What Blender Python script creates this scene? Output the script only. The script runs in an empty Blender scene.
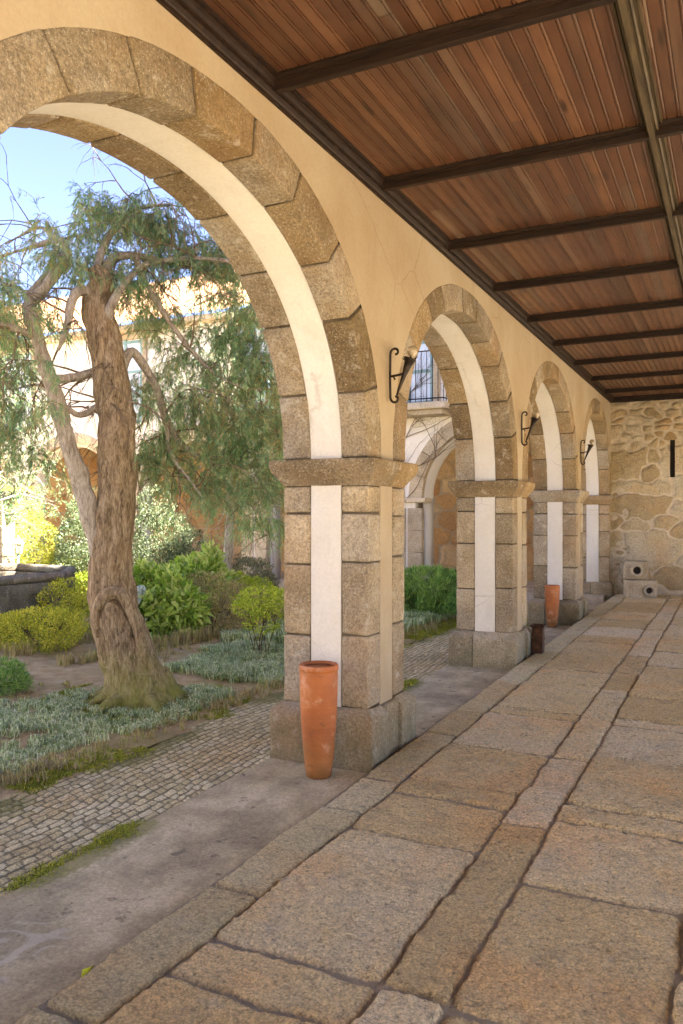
import bpy, bmesh, math, random
import numpy as np
from mathutils import Vector, Matrix

random.seed(7)
RS = np.random.RandomState(11)
scene = bpy.context.scene
COL = scene.collection
PI = math.pi

# ------------------------------------------------------------------ camera numbers
F_PX, TH, CAM_H = 798.0, math.radians(26.36), 1.6
CT, ST = math.cos(TH), math.sin(TH)

def at(px, py, d):
    """a real point: image ray px,py of the survey photograph at a measured distance d"""
    r = (px - 341.5) / F_PX * d
    return Vector((r * CT - d * ST, r * ST + d * CT, CAM_H - (py - 515.0) / F_PX * d))

def rise(y):
    """the paving climbs very gently towards the far end"""
    return 0.0095 * np.maximum(0.0, np.asarray(y, dtype=float) - 3.5)

# ------------------------------------------------------------------ noise (numpy)
def _hash(ix, iy, iz, seed):
    h = (ix * 374761393 + iy * 668265263 + iz * 2147483647 + seed * 974711) & 0xFFFFFFFF
    h = ((h ^ (h >> 13)) * 1274126177) & 0xFFFFFFFF
    h = (h ^ (h >> 16)) & 0xFFFFFFFF
    return h / 4294967295.0

def vnoise(p, scale=1.0, seed=0):
    p = np.asarray(p, dtype=float) * scale
    i = np.floor(p).astype(np.int64); f = p - i
    f = f * f * (3 - 2 * f)
    out = 0
    for dx in (0, 1):
        for dy in (0, 1):
            for dz in (0, 1):
                w = (f[:, 0] if dx else 1 - f[:, 0]) * (f[:, 1] if dy else 1 - f[:, 1]) * (f[:, 2] if dz else 1 - f[:, 2])
                out = out + w * _hash(i[:, 0] + dx, i[:, 1] + dy, i[:, 2] + dz, seed)
    return out * 2 - 1

def fbm(p, scale=1.0, octaves=3, seed=0, gain=0.5):
    a, s, t, n = 1.0, scale, 0, 0
    for k in range(octaves):
        t = t + a * vnoise(p, s, seed + 17 * k); n += a
        a *= gain; s *= 2.03
    return t / n

# ------------------------------------------------------------------ object helpers
def np_mesh(name, verts, faces, mat=None, parent=None, smooth=True, cols=None):
    """verts (N,3), faces (M,k) or list of such arrays"""
    me = bpy.data.meshes.new(name)
    verts = np.asarray(verts, dtype=np.float32)
    if not isinstance(faces, list): faces = [faces]
    faces = [np.asarray(f, dtype=np.int32) for f in faces if len(f)]
    me.vertices.add(len(verts)); me.vertices.foreach_set('co', verts.ravel())
    loops = np.concatenate([f.ravel() for f in faces])
    sizes = np.concatenate([np.full(len(f), f.shape[1], dtype=np.int32) for f in faces])
    starts = np.concatenate([[0], np.cumsum(sizes)[:-1]]).astype(np.int32)
    me.loops.add(len(loops)); me.loops.foreach_set('vertex_index', loops)
    me.polygons.add(len(sizes)); me.polygons.foreach_set('loop_start', starts)
    me.polygons.foreach_set('loop_total', sizes)
    me.polygons.foreach_set('use_smooth', np.full(len(sizes), bool(smooth)))
    me.update(calc_edges=True); me.validate()
    if cols is not None:
        for cn, arr in cols.items():
            a = me.attributes.new(cn, 'FLOAT', 'POINT')
            a.data.foreach_set('value', np.asarray(arr, dtype=np.float32))
    if mat: me.materials.append(mat)
    o = bpy.data.objects.new(name, me); COL.objects.link(o)
    if parent: o.parent = parent
    return o

class MB:
    """collects pieces (arrays) and builds ONE mesh"""
    def __init__(s): s.v = []; s.q = []; s.t = []; s.n = 0; s.tone = []
    def add(s, v, q=None, t=None, tone=0.5):
        v = np.asarray(v, dtype=float)
        if q is not None and len(q): s.q.append(np.asarray(q) + s.n)
        if t is not None and len(t): s.t.append(np.asarray(t) + s.n)
        s.v.append(v); s.n += len(v)
        s.tone.append(np.full(len(v), tone))
    def build(s, name, mat, parent=None, smooth=True):
        f = []
        if s.q: f.append(np.concatenate(s.q))
        if s.t: f.append(np.concatenate(s.t))
        V = np.concatenate(s.v)
        if parent is not None and parent.type == 'EMPTY':
            V = V - np.array(parent.location)
        elif parent is not None:
            V = V - np.array(origin_of(parent))
        return np_mesh(name, V, f, mat, parent, smooth, {'tone': np.concatenate(s.tone)})
    # shapes ----------------------------------------------------------
    def block(s, x0, x1, y0, y1, z0, z1, r=0.01, step=0.12, rough=0.0, fn=None, tone=None, nsc=6.0, seed=0):
        def axis(a, b):
            L = b - a; rr = min(r, L * 0.3)
            n = max(1, int(round((L - 2 * rr) / step)))
            m = np.linspace(a + rr, b - rr, n + 1)
            return np.concatenate([[a, a + rr * .35], m, [b - rr * .35, b]]), rr
        X, rx = axis(x0, x1); Y, ry = axis(y0, y1); Z, rz = axis(z0, z1)
        rr = min(rx, ry, rz)
        V = []; Q = []; idx = {}
        def vid(i, j, k):
            key = (i, j, k)
            if key not in idx:
                idx[key] = len(V); V.append((X[i], Y[j], Z[k]))
            return idx[key]
        nx, ny, nz = len(X) - 1, len(Y) - 1, len(Z) - 1
        for j in range(ny):
            for k in range(nz):
                Q.append((vid(0, j, k), vid(0, j, k + 1), vid(0, j + 1, k + 1), vid(0, j + 1, k)))
                Q.append((vid(nx, j, k), vid(nx, j + 1, k), vid(nx, j + 1, k + 1), vid(nx, j, k + 1)))
        for i in range(nx):
            for k in range(nz):
                Q.append((vid(i, 0, k), vid(i + 1, 0, k), vid(i + 1, 0, k + 1), vid(i, 0, k + 1)))
                Q.append((vid(i, ny, k), vid(i, ny, k + 1), vid(i + 1, ny, k + 1), vid(i + 1, ny, k)))
        for i in range(nx):
            for j in range(ny):
                Q.append((vid(i, j, 0), vid(i, j + 1, 0), vid(i + 1, j + 1, 0), vid(i + 1, j, 0)))
                Q.append((vid(i, j, nz), vid(i + 1, j, nz), vid(i + 1, j + 1, nz), vid(i, j + 1, nz)))
        V = np.array(V)
        lo = np.array([x0 + rr, y0 + rr, z0 + rr]); hi = np.array([x1 - rr, y1 - rr, z1 - rr])
        inner = np.clip(V, lo, hi); d = V - inner
        L = np.linalg.norm(d, axis=1); L[L == 0] = 1
        N = d / L[:, None]; V = inner + N * rr
        if rough:
            V = V + N * (fbm(V, nsc, 3, 5 + seed) * rough)[:, None]
        if fn is not None: V = fn(V)
        s.add(V, Q, tone=random.random() if tone is None else tone)
    def tube(s, pts, rads, sides=8, cap=True, rough=0.0, twist=0.0, tone=0.5, nsc=8, ridge=0.0, seed=0):
        pts = [Vector(p) for p in pts]; n = len(pts)
        if not hasattr(rads, '__len__'): rads = [rads] * n
        T = []
        for i in range(n):
            a = pts[max(0, i - 1)]; b = pts[min(n - 1, i + 1)]
            t = (b - a); T.append(t.normalized() if t.length > 1e-9 else Vector((0, 0, 1)))
        up = Vector((0, 0, 1)) if abs(T[0].z) < .9 else Vector((1, 0, 0))
        nrm = (up - T[0] * up.dot(T[0])).normalized()
        V = []
        for i in range(n):
            nrm = (nrm - T[i] * nrm.dot(T[i])).normalized(); bn = T[i].cross(nrm)
            for k in range(sides):
                a = 2 * PI * k / sides + twist * i
                V.append(pts[i] + (nrm * math.cos(a) + bn * math.sin(a)) * rads[i])
        V = np.array([tuple(v) for v in V])
        C = np.repeat(np.array([tuple(p) for p in pts]), sides, axis=0)
        if rough or ridge:
            D = V - C; L = np.linalg.norm(D, axis=1)[:, None] + 1e-9
            amt = fbm(V, nsc, 3, seed) * rough
            if ridge:
                Pq = V * np.array([1, 1, .12])
                amt = amt + fbm(Pq, 26, 2, seed + 3) * ridge
            V = V + D / L * amt[:, None]
        Q = []
        for i in range(n - 1):
            for k in range(sides):
                k2 = (k + 1) % sides
                Q.append((i * sides + k, i * sides + k2, (i + 1) * sides + k2, (i + 1) * sides + k))
        Tt = []
        if cap:
            c0 = len(V); V = np.vstack([V, C[0], C[-1]])
            for k in range(sides):
                k2 = (k + 1) % sides
                Tt.append((c0, k2, k)); Tt.append((c0 + 1, (n - 1) * sides + k, (n - 1) * sides + k2))
        s.add(V, Q, Tt, tone)
    def lathe(s, prof, c, seg=32, tone=.5, rot=None):
        V = []; n = len(prof)
        for (r, z) in prof:
            for k in range(seg):
                a = 2 * PI * k / seg
                V.append((r * math.cos(a), r * math.sin(a), z))
        V = np.array(V)
        if rot is not None: V = V @ np.array(rot.to_3x3()).T
        V = V + np.array(c)
        Q = []
        for i in range(n - 1):
            for k in range(seg):
                k2 = (k + 1) % seg
                Q.append((i * seg + k, i * seg + k2, (i + 1) * seg + k2, (i + 1) * seg + k))
        s.add(V, Q, tone=tone)
    def rawbox(s, x0, x1, y0, y1, z0, z1, tone=.5):
        V = [(x, y, z) for z in (z0, z1) for y in (y0, y1) for x in (x0, x1)]
        Q = [(0, 2, 3, 1), (4, 5, 7, 6), (0, 1, 5, 4), (2, 6, 7, 3), (0, 4, 6, 2), (1, 3, 7, 5)]
        s.add(V, Q, tone=tone)

ORIG = {}
def origin_of(o):
    v = Vector((0, 0, 0))
    while o is not None:
        v += o.location; o = o.parent
    return v

def tag(o, label=None, cat=None, group=None, kind=None):
    if label: o['label'] = label
    if cat: o['category'] = cat
    if group: o['group'] = group
    if kind: o['kind'] = kind
    return o

def thing(name, loc, label, cat, group=None):
    o = bpy.data.objects.new(name, None); COL.objects.link(o)
    o.location = loc; o.empty_display_size = .2
    return tag(o, label, cat, group)

def copy_tree(o, parent=None):
    c = o.copy(); COL.objects.link(c); c.parent = parent
    for ch in list(o.children): copy_tree(ch, c)
    return c

def grid_mesh(xs, ys):
    X, Y = np.meshgrid(xs, ys, indexing='xy')
    nx, ny = len(xs), len(ys)
    i = np.arange((nx - 1) * (ny - 1)); r = i // (nx - 1); c = i % (nx - 1)
    a = r * nx + c
    return X.ravel(), Y.ravel(), np.stack([a, a + 1, a + nx + 1, a + nx], axis=1)

# ------------------------------------------------------------------ materials
class NT:
    def __init__(s, name):
        s.m = bpy.data.materials.new(name); s.m.use_nodes = True
        s.t = s.m.node_tree; s.t.nodes.clear()
        s.out = s.n('ShaderNodeOutputMaterial'); s.b = s.n('ShaderNodeBsdfPrincipled')
        s.l(s.b.outputs[0], s.out.inputs[0])
        s.co = s.n('ShaderNodeNewGeometry').outputs['Position']
    def n(s, t, **k):
        nd = s.t.nodes.new(t)
        for a, v in k.items(): setattr(nd, a, v)
        return nd
    def l(s, a, b): s.t.links.new(a, b)
    def setin(s, sock, v):
        if hasattr(v, 'is_output') or isinstance(v, bpy.types.NodeSocket): s.l(v, sock)
        else: sock.default_value = v
    def mapping(s, sc=(1, 1, 1), rot=(0, 0, 0), loc=(0, 0, 0), src=None):
        m = s.n('ShaderNodeMapping'); s.l(src or s.co, m.inputs[0])
        m.inputs['Scale'].default_value = sc; m.inputs['Rotation'].default_value = rot
        m.inputs['Location'].default_value = loc
        return m.outputs[0]
    def noise(s, scale, detail=4, rough=.55, src=None, out='Fac', dist=0):
        n = s.n('ShaderNodeTexNoise'); s.l(src or s.co, n.inputs['Vector'])
        n.inputs['Scale'].default_value = scale; n.inputs['Detail'].default_value = detail
        n.inputs['Roughness'].default_value = rough; n.inputs['Distortion'].default_value = dist
        return n.outputs[out]
    def voro(s, scale, src=None, feature='F1', out='Distance', rand=1):
        n = s.n('ShaderNodeTexVoronoi', feature=feature); s.l(src or s.co, n.inputs['Vector'])
        n.inputs['Scale'].default_value = scale; n.inputs['Randomness'].default_value = rand
        return n.outputs[out]
    def ramp(s, fac, stops, interp='LINEAR'):
        r = s.n('ShaderNodeValToRGB'); s.l(fac, r.inputs[0]); cr = r.color_ramp
        cr.interpolation = interp
        while len(cr.elements) < len(stops): cr.elements.new(.5)
        for e, (p, c) in zip(cr.elements, stops):
            e.position = p; e.color = (c, c, c, 1) if not hasattr(c, '__len__') else (*c, 1)
        return r.outputs[0]
    def mix(s, fac, a, b, mode='MIX'):
        m = s.n('ShaderNodeMix', data_type='RGBA', blend_type=mode)
        s.setin(m.inputs[0], fac)
        for sock, v in ((m.inputs[6], a), (m.inputs[7], b)):
            if isinstance(v, tuple): sock.default_value = (*v, 1)
            else: s.setin(sock, v)
        return m.outputs[2]
    def math(s, op, a, b=0.0, c=0.0):
        m = s.n('ShaderNodeMath', operation=op)
        s.setin(m.inputs[0], a); s.setin(m.inputs[1], b); s.setin(m.inputs[2], c)
        return m.outputs[0]
    def attr(s, name):
        return s.n('ShaderNodeAttribute', attribute_name=name).outputs['Fac']
    def xyz(s):
        x = s.n('ShaderNodeSeparateXYZ'); s.l(s.co, x.inputs[0]); return x.outputs
    def bump(s, h, strength=.5, dist=.01, prev=None):
        b = s.n('ShaderNodeBump'); s.l(h, b.inputs['Height'])
        b.inputs['Strength'].default_value = strength; b.inputs['Distance'].default_value = dist
        if prev is not None: s.l(prev, b.inputs['Normal'])
        return b.outputs[0]
    def fin(s, col, rough=.8, nrm=None, spec=.3, metal=0.0):
        if isinstance(col, tuple): s.b.inputs['Base Color'].default_value = (*col, 1)
        else: s.l(col, s.b.inputs['Base Color'])
        s.setin(s.b.inputs['Roughness'], rough)
        s.b.inputs['Specular IOR Level'].default_value = spec
        s.setin(s.b.inputs['Metallic'], metal)
        if nrm is not None: s.l(nrm, s.b.inputs['Normal'])
        return s.m

def island(m):
    return m.n('ShaderNodeNewGeometry').outputs['Random Per Island']

def granite(name, dark, mid, light, moss=0.0, mosstop=.5, speck=.5, bumpk=.8, stain=(.30, .15, .05), stainamt=.35):
    m = NT(name)
    base = m.ramp(m.noise(2.3, 5, .6), [(.28, dark), (.5, mid), (.72, light)])
    tone = m.attr('tone')
    base = m.mix(1.0, base, m.ramp(tone, [(0, .72), (1, 1.25)]), 'MULTIPLY')
    gy = m.math('MULTIPLY', m.ramp(m.math('FRACT', m.math('MULTIPLY', tone, 7.3)), [(.3, 0.0), (1, .75)]), m.ramp(m.noise(3.1, 4, .6, src=m.mapping(loc=(7, 7, 7))), [(.35, .2), (.65, 1.0)]))
    base = m.mix(gy, base, (.40, .365, .305))
    grain = m.noise(62, 5, .8)
    base = m.mix(1, base, m.ramp(grain, [(.32, .45), (.5, 1.0), (.68, 1.5)]), 'MULTIPLY')
    sp = m.voro(240)
    spk = m.ramp(m.noise(120, 2, .6), [(.60, 0.0), (.66, speck)])
    base = m.mix(spk, base, (.055, .045, .035))
    lsp = m.ramp(m.noise(95, 1, .5), [(.62, 0.0), (.70, .45)])
    base = m.mix(lsp, base, (.62, .55, .43))
    st = m.ramp(m.noise(1.1, 4, .6, src=m.mapping((1, 1, .8), loc=(3.1, 7, 2))), [(.5, 0.0), (.68, stainamt)])
    base = m.mix(st, base, stain)
    dk = m.ramp(m.noise(3.7, 5, .7, src=m.mapping((1, 1, .5), loc=(9, 1, 4))), [(.55, 0.0), (.75, .35)])
    base = m.mix(dk, base, (.09, .075, .055))
    lc = m.ramp(m.noise(8, 7, .8, src=m.mapping(loc=(12, 3, 5))), [(.56, 0.0), (.64, .5)])
    base = m.mix(lc, base, (.56, .52, .43))
    lc2 = m.ramp(m.noise(17, 6, .8, src=m.mapping(loc=(2, 13, 5))), [(.60, 0.0), (.68, .55)])
    base = m.mix(lc2, base, (.15, .125, .09))
    if moss > 0:
        z = m.xyz()[2]
        zz = m.math('ADD', z, m.math('MULTIPLY', m.math('SUBTRACT', m.noise(5, 4, .65), .5), 1.1))
        mr = m.n('ShaderNodeMapRange'); m.l(zz, mr.inputs[0])
        mr.inputs[1].default_value = -.05; mr.inputs[2].default_value = mosstop
        mr.inputs[3].default_value = moss; mr.inputs[4].default_value = 0
        base = m.mix(mr.outputs[0], base, (.085, .088, .030))
    h = m.math('ADD', m.math('MULTIPLY', grain, 1.0), m.noise(32, 5, .75))
    nb = m.bump(h, bumpk, .022)
    nb = m.bump(m.noise(7, 3, .5), .35, .03, nb)
    return m.fin(base, .88, nb, .2)

M = {}
M['granite'] = granite('pier granite', (.21, .16, .095), (.34, .265, .165), (.46, .375, .25), moss=.5, mosstop=.5)
M['granite_arch'] = granite('arch granite', (.15, .10, .048), (.25, .178, .09), (.35, .265, .15), speck=.4, stain=(.26, .135, .04), stainamt=.5)
M['granite_old'] = granite('weathered courtyard granite', (.05, .047, .04), (.09, .085, .07), (.15, .14, .12), moss=.5, mosstop=.9)
M['granite_block'] = granite('carved granite', (.34, .27, .175), (.50, .41, .28), (.62, .53, .39), stainamt=.25)

def plaster(name, col, col2, amt=.5, bumps=.25):
    m = NT(name)
    f = m.ramp(m.noise(1.3, 6, .62), [(.35, 0.0), (.7, amt)])
    c = m.mix(f, col, col2)
    s_ = m.ramp(m.noise(5.5, 6, .7, src=m.mapping((1, 1, .35))), [(.54, 0.0), (.72, .3)])
    c = m.mix(s_, c, tuple(v * .72 for v in col2))
    cw = m.n('ShaderNodeVectorMath', operation='ADD'); m.l(m.co, cw.inputs[0]); m.l(m.mix(1, (0, 0, 0), m.mix(.85, m.noise(3, 4, .6, out='Color'), (0, 0, 0))), cw.inputs[1])
    ce = m.voro(1.1, src=cw.outputs[0], feature='DISTANCE_TO_EDGE')
    cm = m.math('MULTIPLY', m.ramp(ce, [(0, 1.0), (.004, .6), (.008, 0.0)]), m.ramp(m.noise(1.1, 3, .5), [(.5, 0.0), (.6, .5)]))
    c = m.mix(cm, c, tuple(v * .55 for v in col2))
    fine = m.ramp(m.noise(60, 3, .7), [(.3, .93), (.7, 1.05)])
    c = m.mix(1, c, fine, 'MULTIPLY')
    nb = m.bump(m.noise(22, 5, .6), bumps, .01)
    nb = m.bump(m.noise(2.4, 3, .5), .3, .03, nb)
    return m.fin(c, .9, nb, .15)
M['plaster_in'] = plaster('ochre plaster with warm light', (.35, .29, .20), (.29, .215, .13), .9)  # ochre paint, with warm gallery light put into the colour as well
M['plaster_white'] = plaster('white lime plaster', (.62, .60, .56), (.55, .51, .44), .9)
M['plaster_wing'] = plaster('courtyard limewash', (.74, .71, .66), (.66, .58, .47), .8)
M['bounce'] = plaster('pale court gravel', (.55, .46, .34), (.45, .37, .27), .6)  # for the added ground out of view that throws sunlight inside
M['mortar'] = NT('dark joint mortar'); _m = M['mortar']
M['mortar'] = _m.fin(_m.ramp(_m.noise(9, 5, .7), [(.3, (.035, .028, .02)), (.6, (.12, .095, .065)), (.8, (.2, .165, .115))]), .95, _m.bump(_m.noise(50, 4, .6), .6, .01), .1)

# wooden boards: tone per board and per board length
def wood(name, a, b, c, gloss=.36):
    m = NT(name)
    x = m.xyz()
    pl = m.math('FLOOR', m.math('DIVIDE', m.math('ADD', x[0], 10.0), .072))
    wn = m.n('ShaderNodeTexWhiteNoise', noise_dimensions='1D'); m.l(pl, wn.inputs['W'])
    seg = m.math('FLOOR', m.math('DIVIDE', m.math('ADD', x[1], m.math('MULTIPLY', wn.outputs[0], 17.0)), 3.3))
    wv = m.n('ShaderNodeTexWhiteNoise', noise_dimensions='2D')
    cb = m.n('ShaderNodeCombineXYZ'); m.l(pl, cb.inputs[0]); m.l(seg, cb.inputs[1]); m.l(cb.outputs[0], wv.inputs['Vector'])
    rv = wv.outputs['Value']
    off = m.n('ShaderNodeVectorMath', operation='ADD')
    m.l(m.mapping((1, .045, 1)), off.inputs[0]); m.l(wv.outputs['Color'], off.inputs[1])
    g = m.noise(95, 6, .65, src=off.outputs[0], dist=1.6)
    col = m.ramp(m.math('ADD', m.math('ADD', m.math('MULTIPLY', g, .28), m.math('MULTIPLY', rv, .30)), m.math('MULTIPLY', m.noise(9, 5, .65, src=m.mapping((1, .35, 1))), .42)), [(.28, a), (.55, b), (.82, c)])
    # knots
    kn = m.voro(1.0, src=m.mapping((8, 1.7, 1)))
    kr = m.ramp(kn, [(.0, 1.0), (.10, .85), (.2, 0.0)])
    col = m.mix(kr, col, (.028, .012, .005))
    # grey weathered bloom lengths
    gw = m.ramp(m.noise(1.7, 4, .6, src=off.outputs[0]), [(.52, 0.0), (.7, .5)])
    col = m.mix(gw, col, (.15, .115, .085))
    dk = m.ramp(m.noise(3.0, 4, .6, src=m.mapping((2.4, .5, 1))), [(.56, 0.0), (.72, .7)])
    col = m.mix(dk, col, (.035, .018, .009))
    # butt joints between board lengths
    fr = m.math('FRACT', m.math('DIVIDE', m.math('ADD', x[1], m.math('MULTIPLY', wn.outputs[0], 17.0)), 3.3))
    jt = m.ramp(fr, [(0, 1.0), (.0022, 1.0), (.003, 0.0)])
    col = m.mix(jt, col, (.01, .006, .003))
    nb = m.bump(g, .2, .002)
    return m.fin(col, m.ramp(g, [(.3, gloss - .08), (.7, gloss + .15)]), nb, .45)
M['boards'] = wood('varnished pine boards', (.036, .013, .006), (.085, .036, .017), (.165, .080, .040))
m = NT('dark stained beams')
g = m.noise(30, 6, .7, src=m.mapping((.15, 1, 1)))
M['beam'] = m.fin(m.ramp(g, [(.3, (.007, .004, .003)), (.6, (.019, .010, .006)), (.85, (.055, .03, .017))]), .5, m.bump(g, .4, .005), .2)
m = NT('greenish weathered beam')
g = m.noise(30, 6, .7, src=m.mapping((1, .1, 1)))
M['beam_green'] = m.fin(m.ramp(g, [(.3, (.02, .013, .007)), (.55, (.06, .043, .022)), (.8, (.125, .092, .05))]), .55, m.bump(g, .5, .006), .3)

# terracotta
m = NT('terracotta')
x = m.xyz()
c = m.ramp(m.noise(3.2, 5, .6), [(.3, (.24, .07, .018)), (.55, (.36, .11, .026)), (.75, (.44, .16, .045))])
band = m.noise(1, 4, .6, src=m.mapping((3, 3, 60)))
c = m.mix(.35, c, m.ramp(band, [(.3, .7), (.7, 1.25)]), 'MULTIPLY')
low = m.n('ShaderNodeMapRange'); m.l(m.math('ADD', x[2], m.math('MULTIPLY', m.noise(9, 4, .7), .5)), low.inputs[0])
low.inputs[1].default_value = .22; low.inputs[2].default_value = .52; low.inputs[3].default_value = .75; low.inputs[4].default_value = 0
c = m.mix(low.outputs[0], c, (.17, .085, .022))
c = m.mix(m.ramp(m.noise(7, 6, .75, src=m.mapping(loc=(2, 5, 1))), [(.55, 0.0), (.72, .55)]), c, (.62, .40, .27))
c = m.mix(m.ramp(m.noise(16, 5, .7, src=m.mapping(loc=(8, 5, 1))), [(.6, 0.0), (.7, .6)]), c, (.12, .06, .025))
M['terracotta'] = m.fin(c, .62, m.bump(m.noise(70, 4, .6), .2, .006, m.bump(band, .25, .004)), .35)

m = NT('black wrought iron')
M['iron'] = m.fin(m.ramp(m.noise(35, 4, .6), [(.4, (.012, .010, .009)), (.7, (.045, .028, .018))]), .5, m.bump(m.noise(90, 3, .6), .4, .003), .5, .6)
m = NT('rusty sheet metal')
M['rust'] = m.fin(m.ramp(m.noise(14, 6, .7), [(.3, (.02, .014, .01)), (.55, (.075, .035, .018)), (.75, (.17, .075, .03))]), .75, m.bump(m.noise(60, 4, .7), .6, .005), .3, .3)
m = NT('opal bulb'); M['bulb'] = m.fin((.50, .42, .30), .12, None, .6)
m.b.inputs['Transmission Weight'].default_value = .55

# stone with per-vertex attributes
def slabmat(name, joint, cols, edge=True, rough=.8, fine=1.0, mosscol=(.16, .17, .03), spec=.25):
    m = NT(name)
    tone = m.attr('tone'); jn = m.attr('joint'); ms = m.attr('moss')
    base = m.ramp(m.math('ADD', m.math('MULTIPLY', tone, .55), m.math('MULTIPLY', m.noise(2.1, 5, .6), .5)), cols)
    hue = m.ramp(m.noise(1.4, 4, .6, src=m.mapping(loc=(5, 2, 8))), [(.5, 0.0), (.66, .5)])
    base = m.mix(hue, base, m.mix(1, base, (1.12, .84, .60), 'MULTIPLY'))
    gr = m.noise(58, 6, .82)
    base = m.mix(1, base, m.ramp(gr, [(.3, .72), (.5, 1.0), (.7, 1.25)]), 'MULTIPLY')
    pit = m.noise(34, 4, .75, src=m.mapping(loc=(3, 3, 1)))
    base = m.mix(1, base, m.ramp(pit, [(.34, .55), (.44, 1.0), (.62, 1.10)]), 'MULTIPLY')
    gv = m.voro(88, src=m.mapping(loc=(.3, .1, .2)))
    base = m.mix(1, base, m.ramp(gv, [(.15, 1.12), (.45, 1.02), (.75, .78)]), 'MULTIPLY')  # mineral grain, with the shade between pecked grains painted in
    dk = m.ramp(m.noise(6, 5, .7, src=m.mapping(loc=(1, 9, 0))), [(.52, 0.0), (.74, .4)])
    base = m.mix(dk, base, (.15, .13, .10))
    lt = m.ramp(m.noise(4.3, 5, .7, src=m.mapping(loc=(21, 9, 0))), [(.58, 0.0), (.75, .4)])
    base = m.mix(lt, base, (.50, .45, .37))
    sp = m.ramp(m.noise(190, 1, .5), [(.61, 0.0), (.68, .5)])
    base = m.mix(sp, base, (.06, .05, .04))
    jf = m.ramp(m.math('ADD', jn, m.math('MULTIPLY', m.math('SUBTRACT', m.noise(60, 3, .6), .5), .5)), [(.35, 0.0), (.65, 1.0)])
    base = m.mix(jf, base, m.mix(m.noise(13, 4, .6), joint, tuple(v * 2.6 for v in joint)))
    mf = m.ramp(m.math('ADD', ms, m.math('MULTIPLY', m.math('SUBTRACT', m.noise(28, 6, .8), .5), 1.8)), [(.42, 0.0), (.85, .85)])
    mcol = m.ramp(m.noise(45, 4, .7), [(.3, tuple(v * .45 for v in mosscol)), (.7, mosscol)])
    base = m.mix(mf, base, mcol)
    h = m.math('ADD', m.noise(45, 5, .75), m.math('ADD', m.math('MULTIPLY', gr, .55), m.math('MULTIPLY', pit, .8)))
    nb = m.bump(m.math('SUBTRACT', 1.0, gv), .6 * fine, .010)
    nb = m.bump(h, 1.0 * fine, .022, nb)
    return m.fin(base, rough, nb, spec)
M['floor'] = slabmat('worn granite flags', (.21, .165, .10), [(.05, (.55, .40, .18)), (.36, (.68, .505, .235)), (.6, (.76, .58, .29)), (.85, (.79, .66, .41))])
M['kerb'] = slabmat('kerb granite', (.17, .14, .092), [(.2, (.50, .40, .20)), (.5, (.62, .505, .265)), (.8, (.70, .59, .34))])
M['setts'] = slabmat('small granite setts', (.12, .098, .048), [(.2, (.50, .40, .18)), (.5, (.62, .51, .25)), (.8, (.72, .62, .35))], fine=.8, mosscol=(.26, .235, .055))
M['rubble'] = slabmat('rubble masonry', (.36, .31, .235), [(.2, (.38, .285, .16)), (.45, (.50, .395, .235)), (.62, (.57, .475, .31)), (.8, (.62, .55, .42))], fine=1.3)
M['rubble_far'] = slabmat('orange rubble masonry', (.2, .16, .11), [(.2, (.36, .21, .09)), (.5, (.50, .31, .14)), (.8, (.58, .43, .25))], fine=1.0)

# concrete apron with lime smears and moss
m = NT('stained concrete')
ms = m.attr('moss'); sm = m.attr('smear')
c = m.ramp(m.noise(2.4, 6, .65), [(.34, (.27, .215, .12)), (.5, (.42, .34, .19)), (.66, (.56, .46, .275))])
c = m.mix(m.ramp(m.noise(5, 5, .7, src=m.mapping((2, .6, 1))), [(.5, 0.0), (.7, .55)]), c, (.24, .195, .115))
c = m.mix(1, c, m.ramp(m.noise(60, 5, .85), [(.3, .6), (.5, 1.0), (.7, 1.4)]), 'MULTIPLY')
c = m.mix(m.ramp(m.noise(8.5, 4, .7, src=m.mapping(loc=(4, 4, 4))), [(.62, 0.0), (.68, .7)]), c, (.12, .095, .06))
c = m.mix(m.ramp(m.math('ADD', sm, m.math('MULTIPLY', m.math('SUBTRACT', m.noise(14, 5, .7), .5), .9)), [(.5, 0.0), (.9, .38)]), c, (.62, .54, .40))
mcol = m.ramp(m.noise(45, 4, .7), [(.3, (.13, .115, .045)), (.7, (.28, .255, .06))])
c = m.mix(m.ramp(m.math('ADD', ms, m.math('MULTIPLY', m.math('SUBTRACT', m.noise(28, 6, .8), .5), 2.0)), [(.5, 0.0), (.95, .8)]), c, mcol)
M['concrete'] = m.fin(c, .85, m.bump(m.math('ADD', m.math('MULTIPLY', m.noise(48, 6, .85), 2.0), m.math('MULTIPLY', m.noise(9, 4, .6), .8)), .6, .01), .25)

# soils
m = NT('garden soil and leaf litter')
c = m.ramp(m.noise(7, 6, .7), [(.3, (.38, .26, .12)), (.5, (.58, .43, .21)), (.7, (.70, .56, .32))])
c = m.mix(m.ramp(m.voro(60), [(0, .0), (.5, .45)]), c, (.22, .15, .08))
c = m.mix(m.ramp(m.noise(1.4, 4, .6), [(.5, 0.0), (.66, .45)]), c, (.24, .24, .06))
M['soil'] = m.fin(c, .95, m.bump(m.noise(45, 5, .7), 1, .03), .1)

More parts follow.
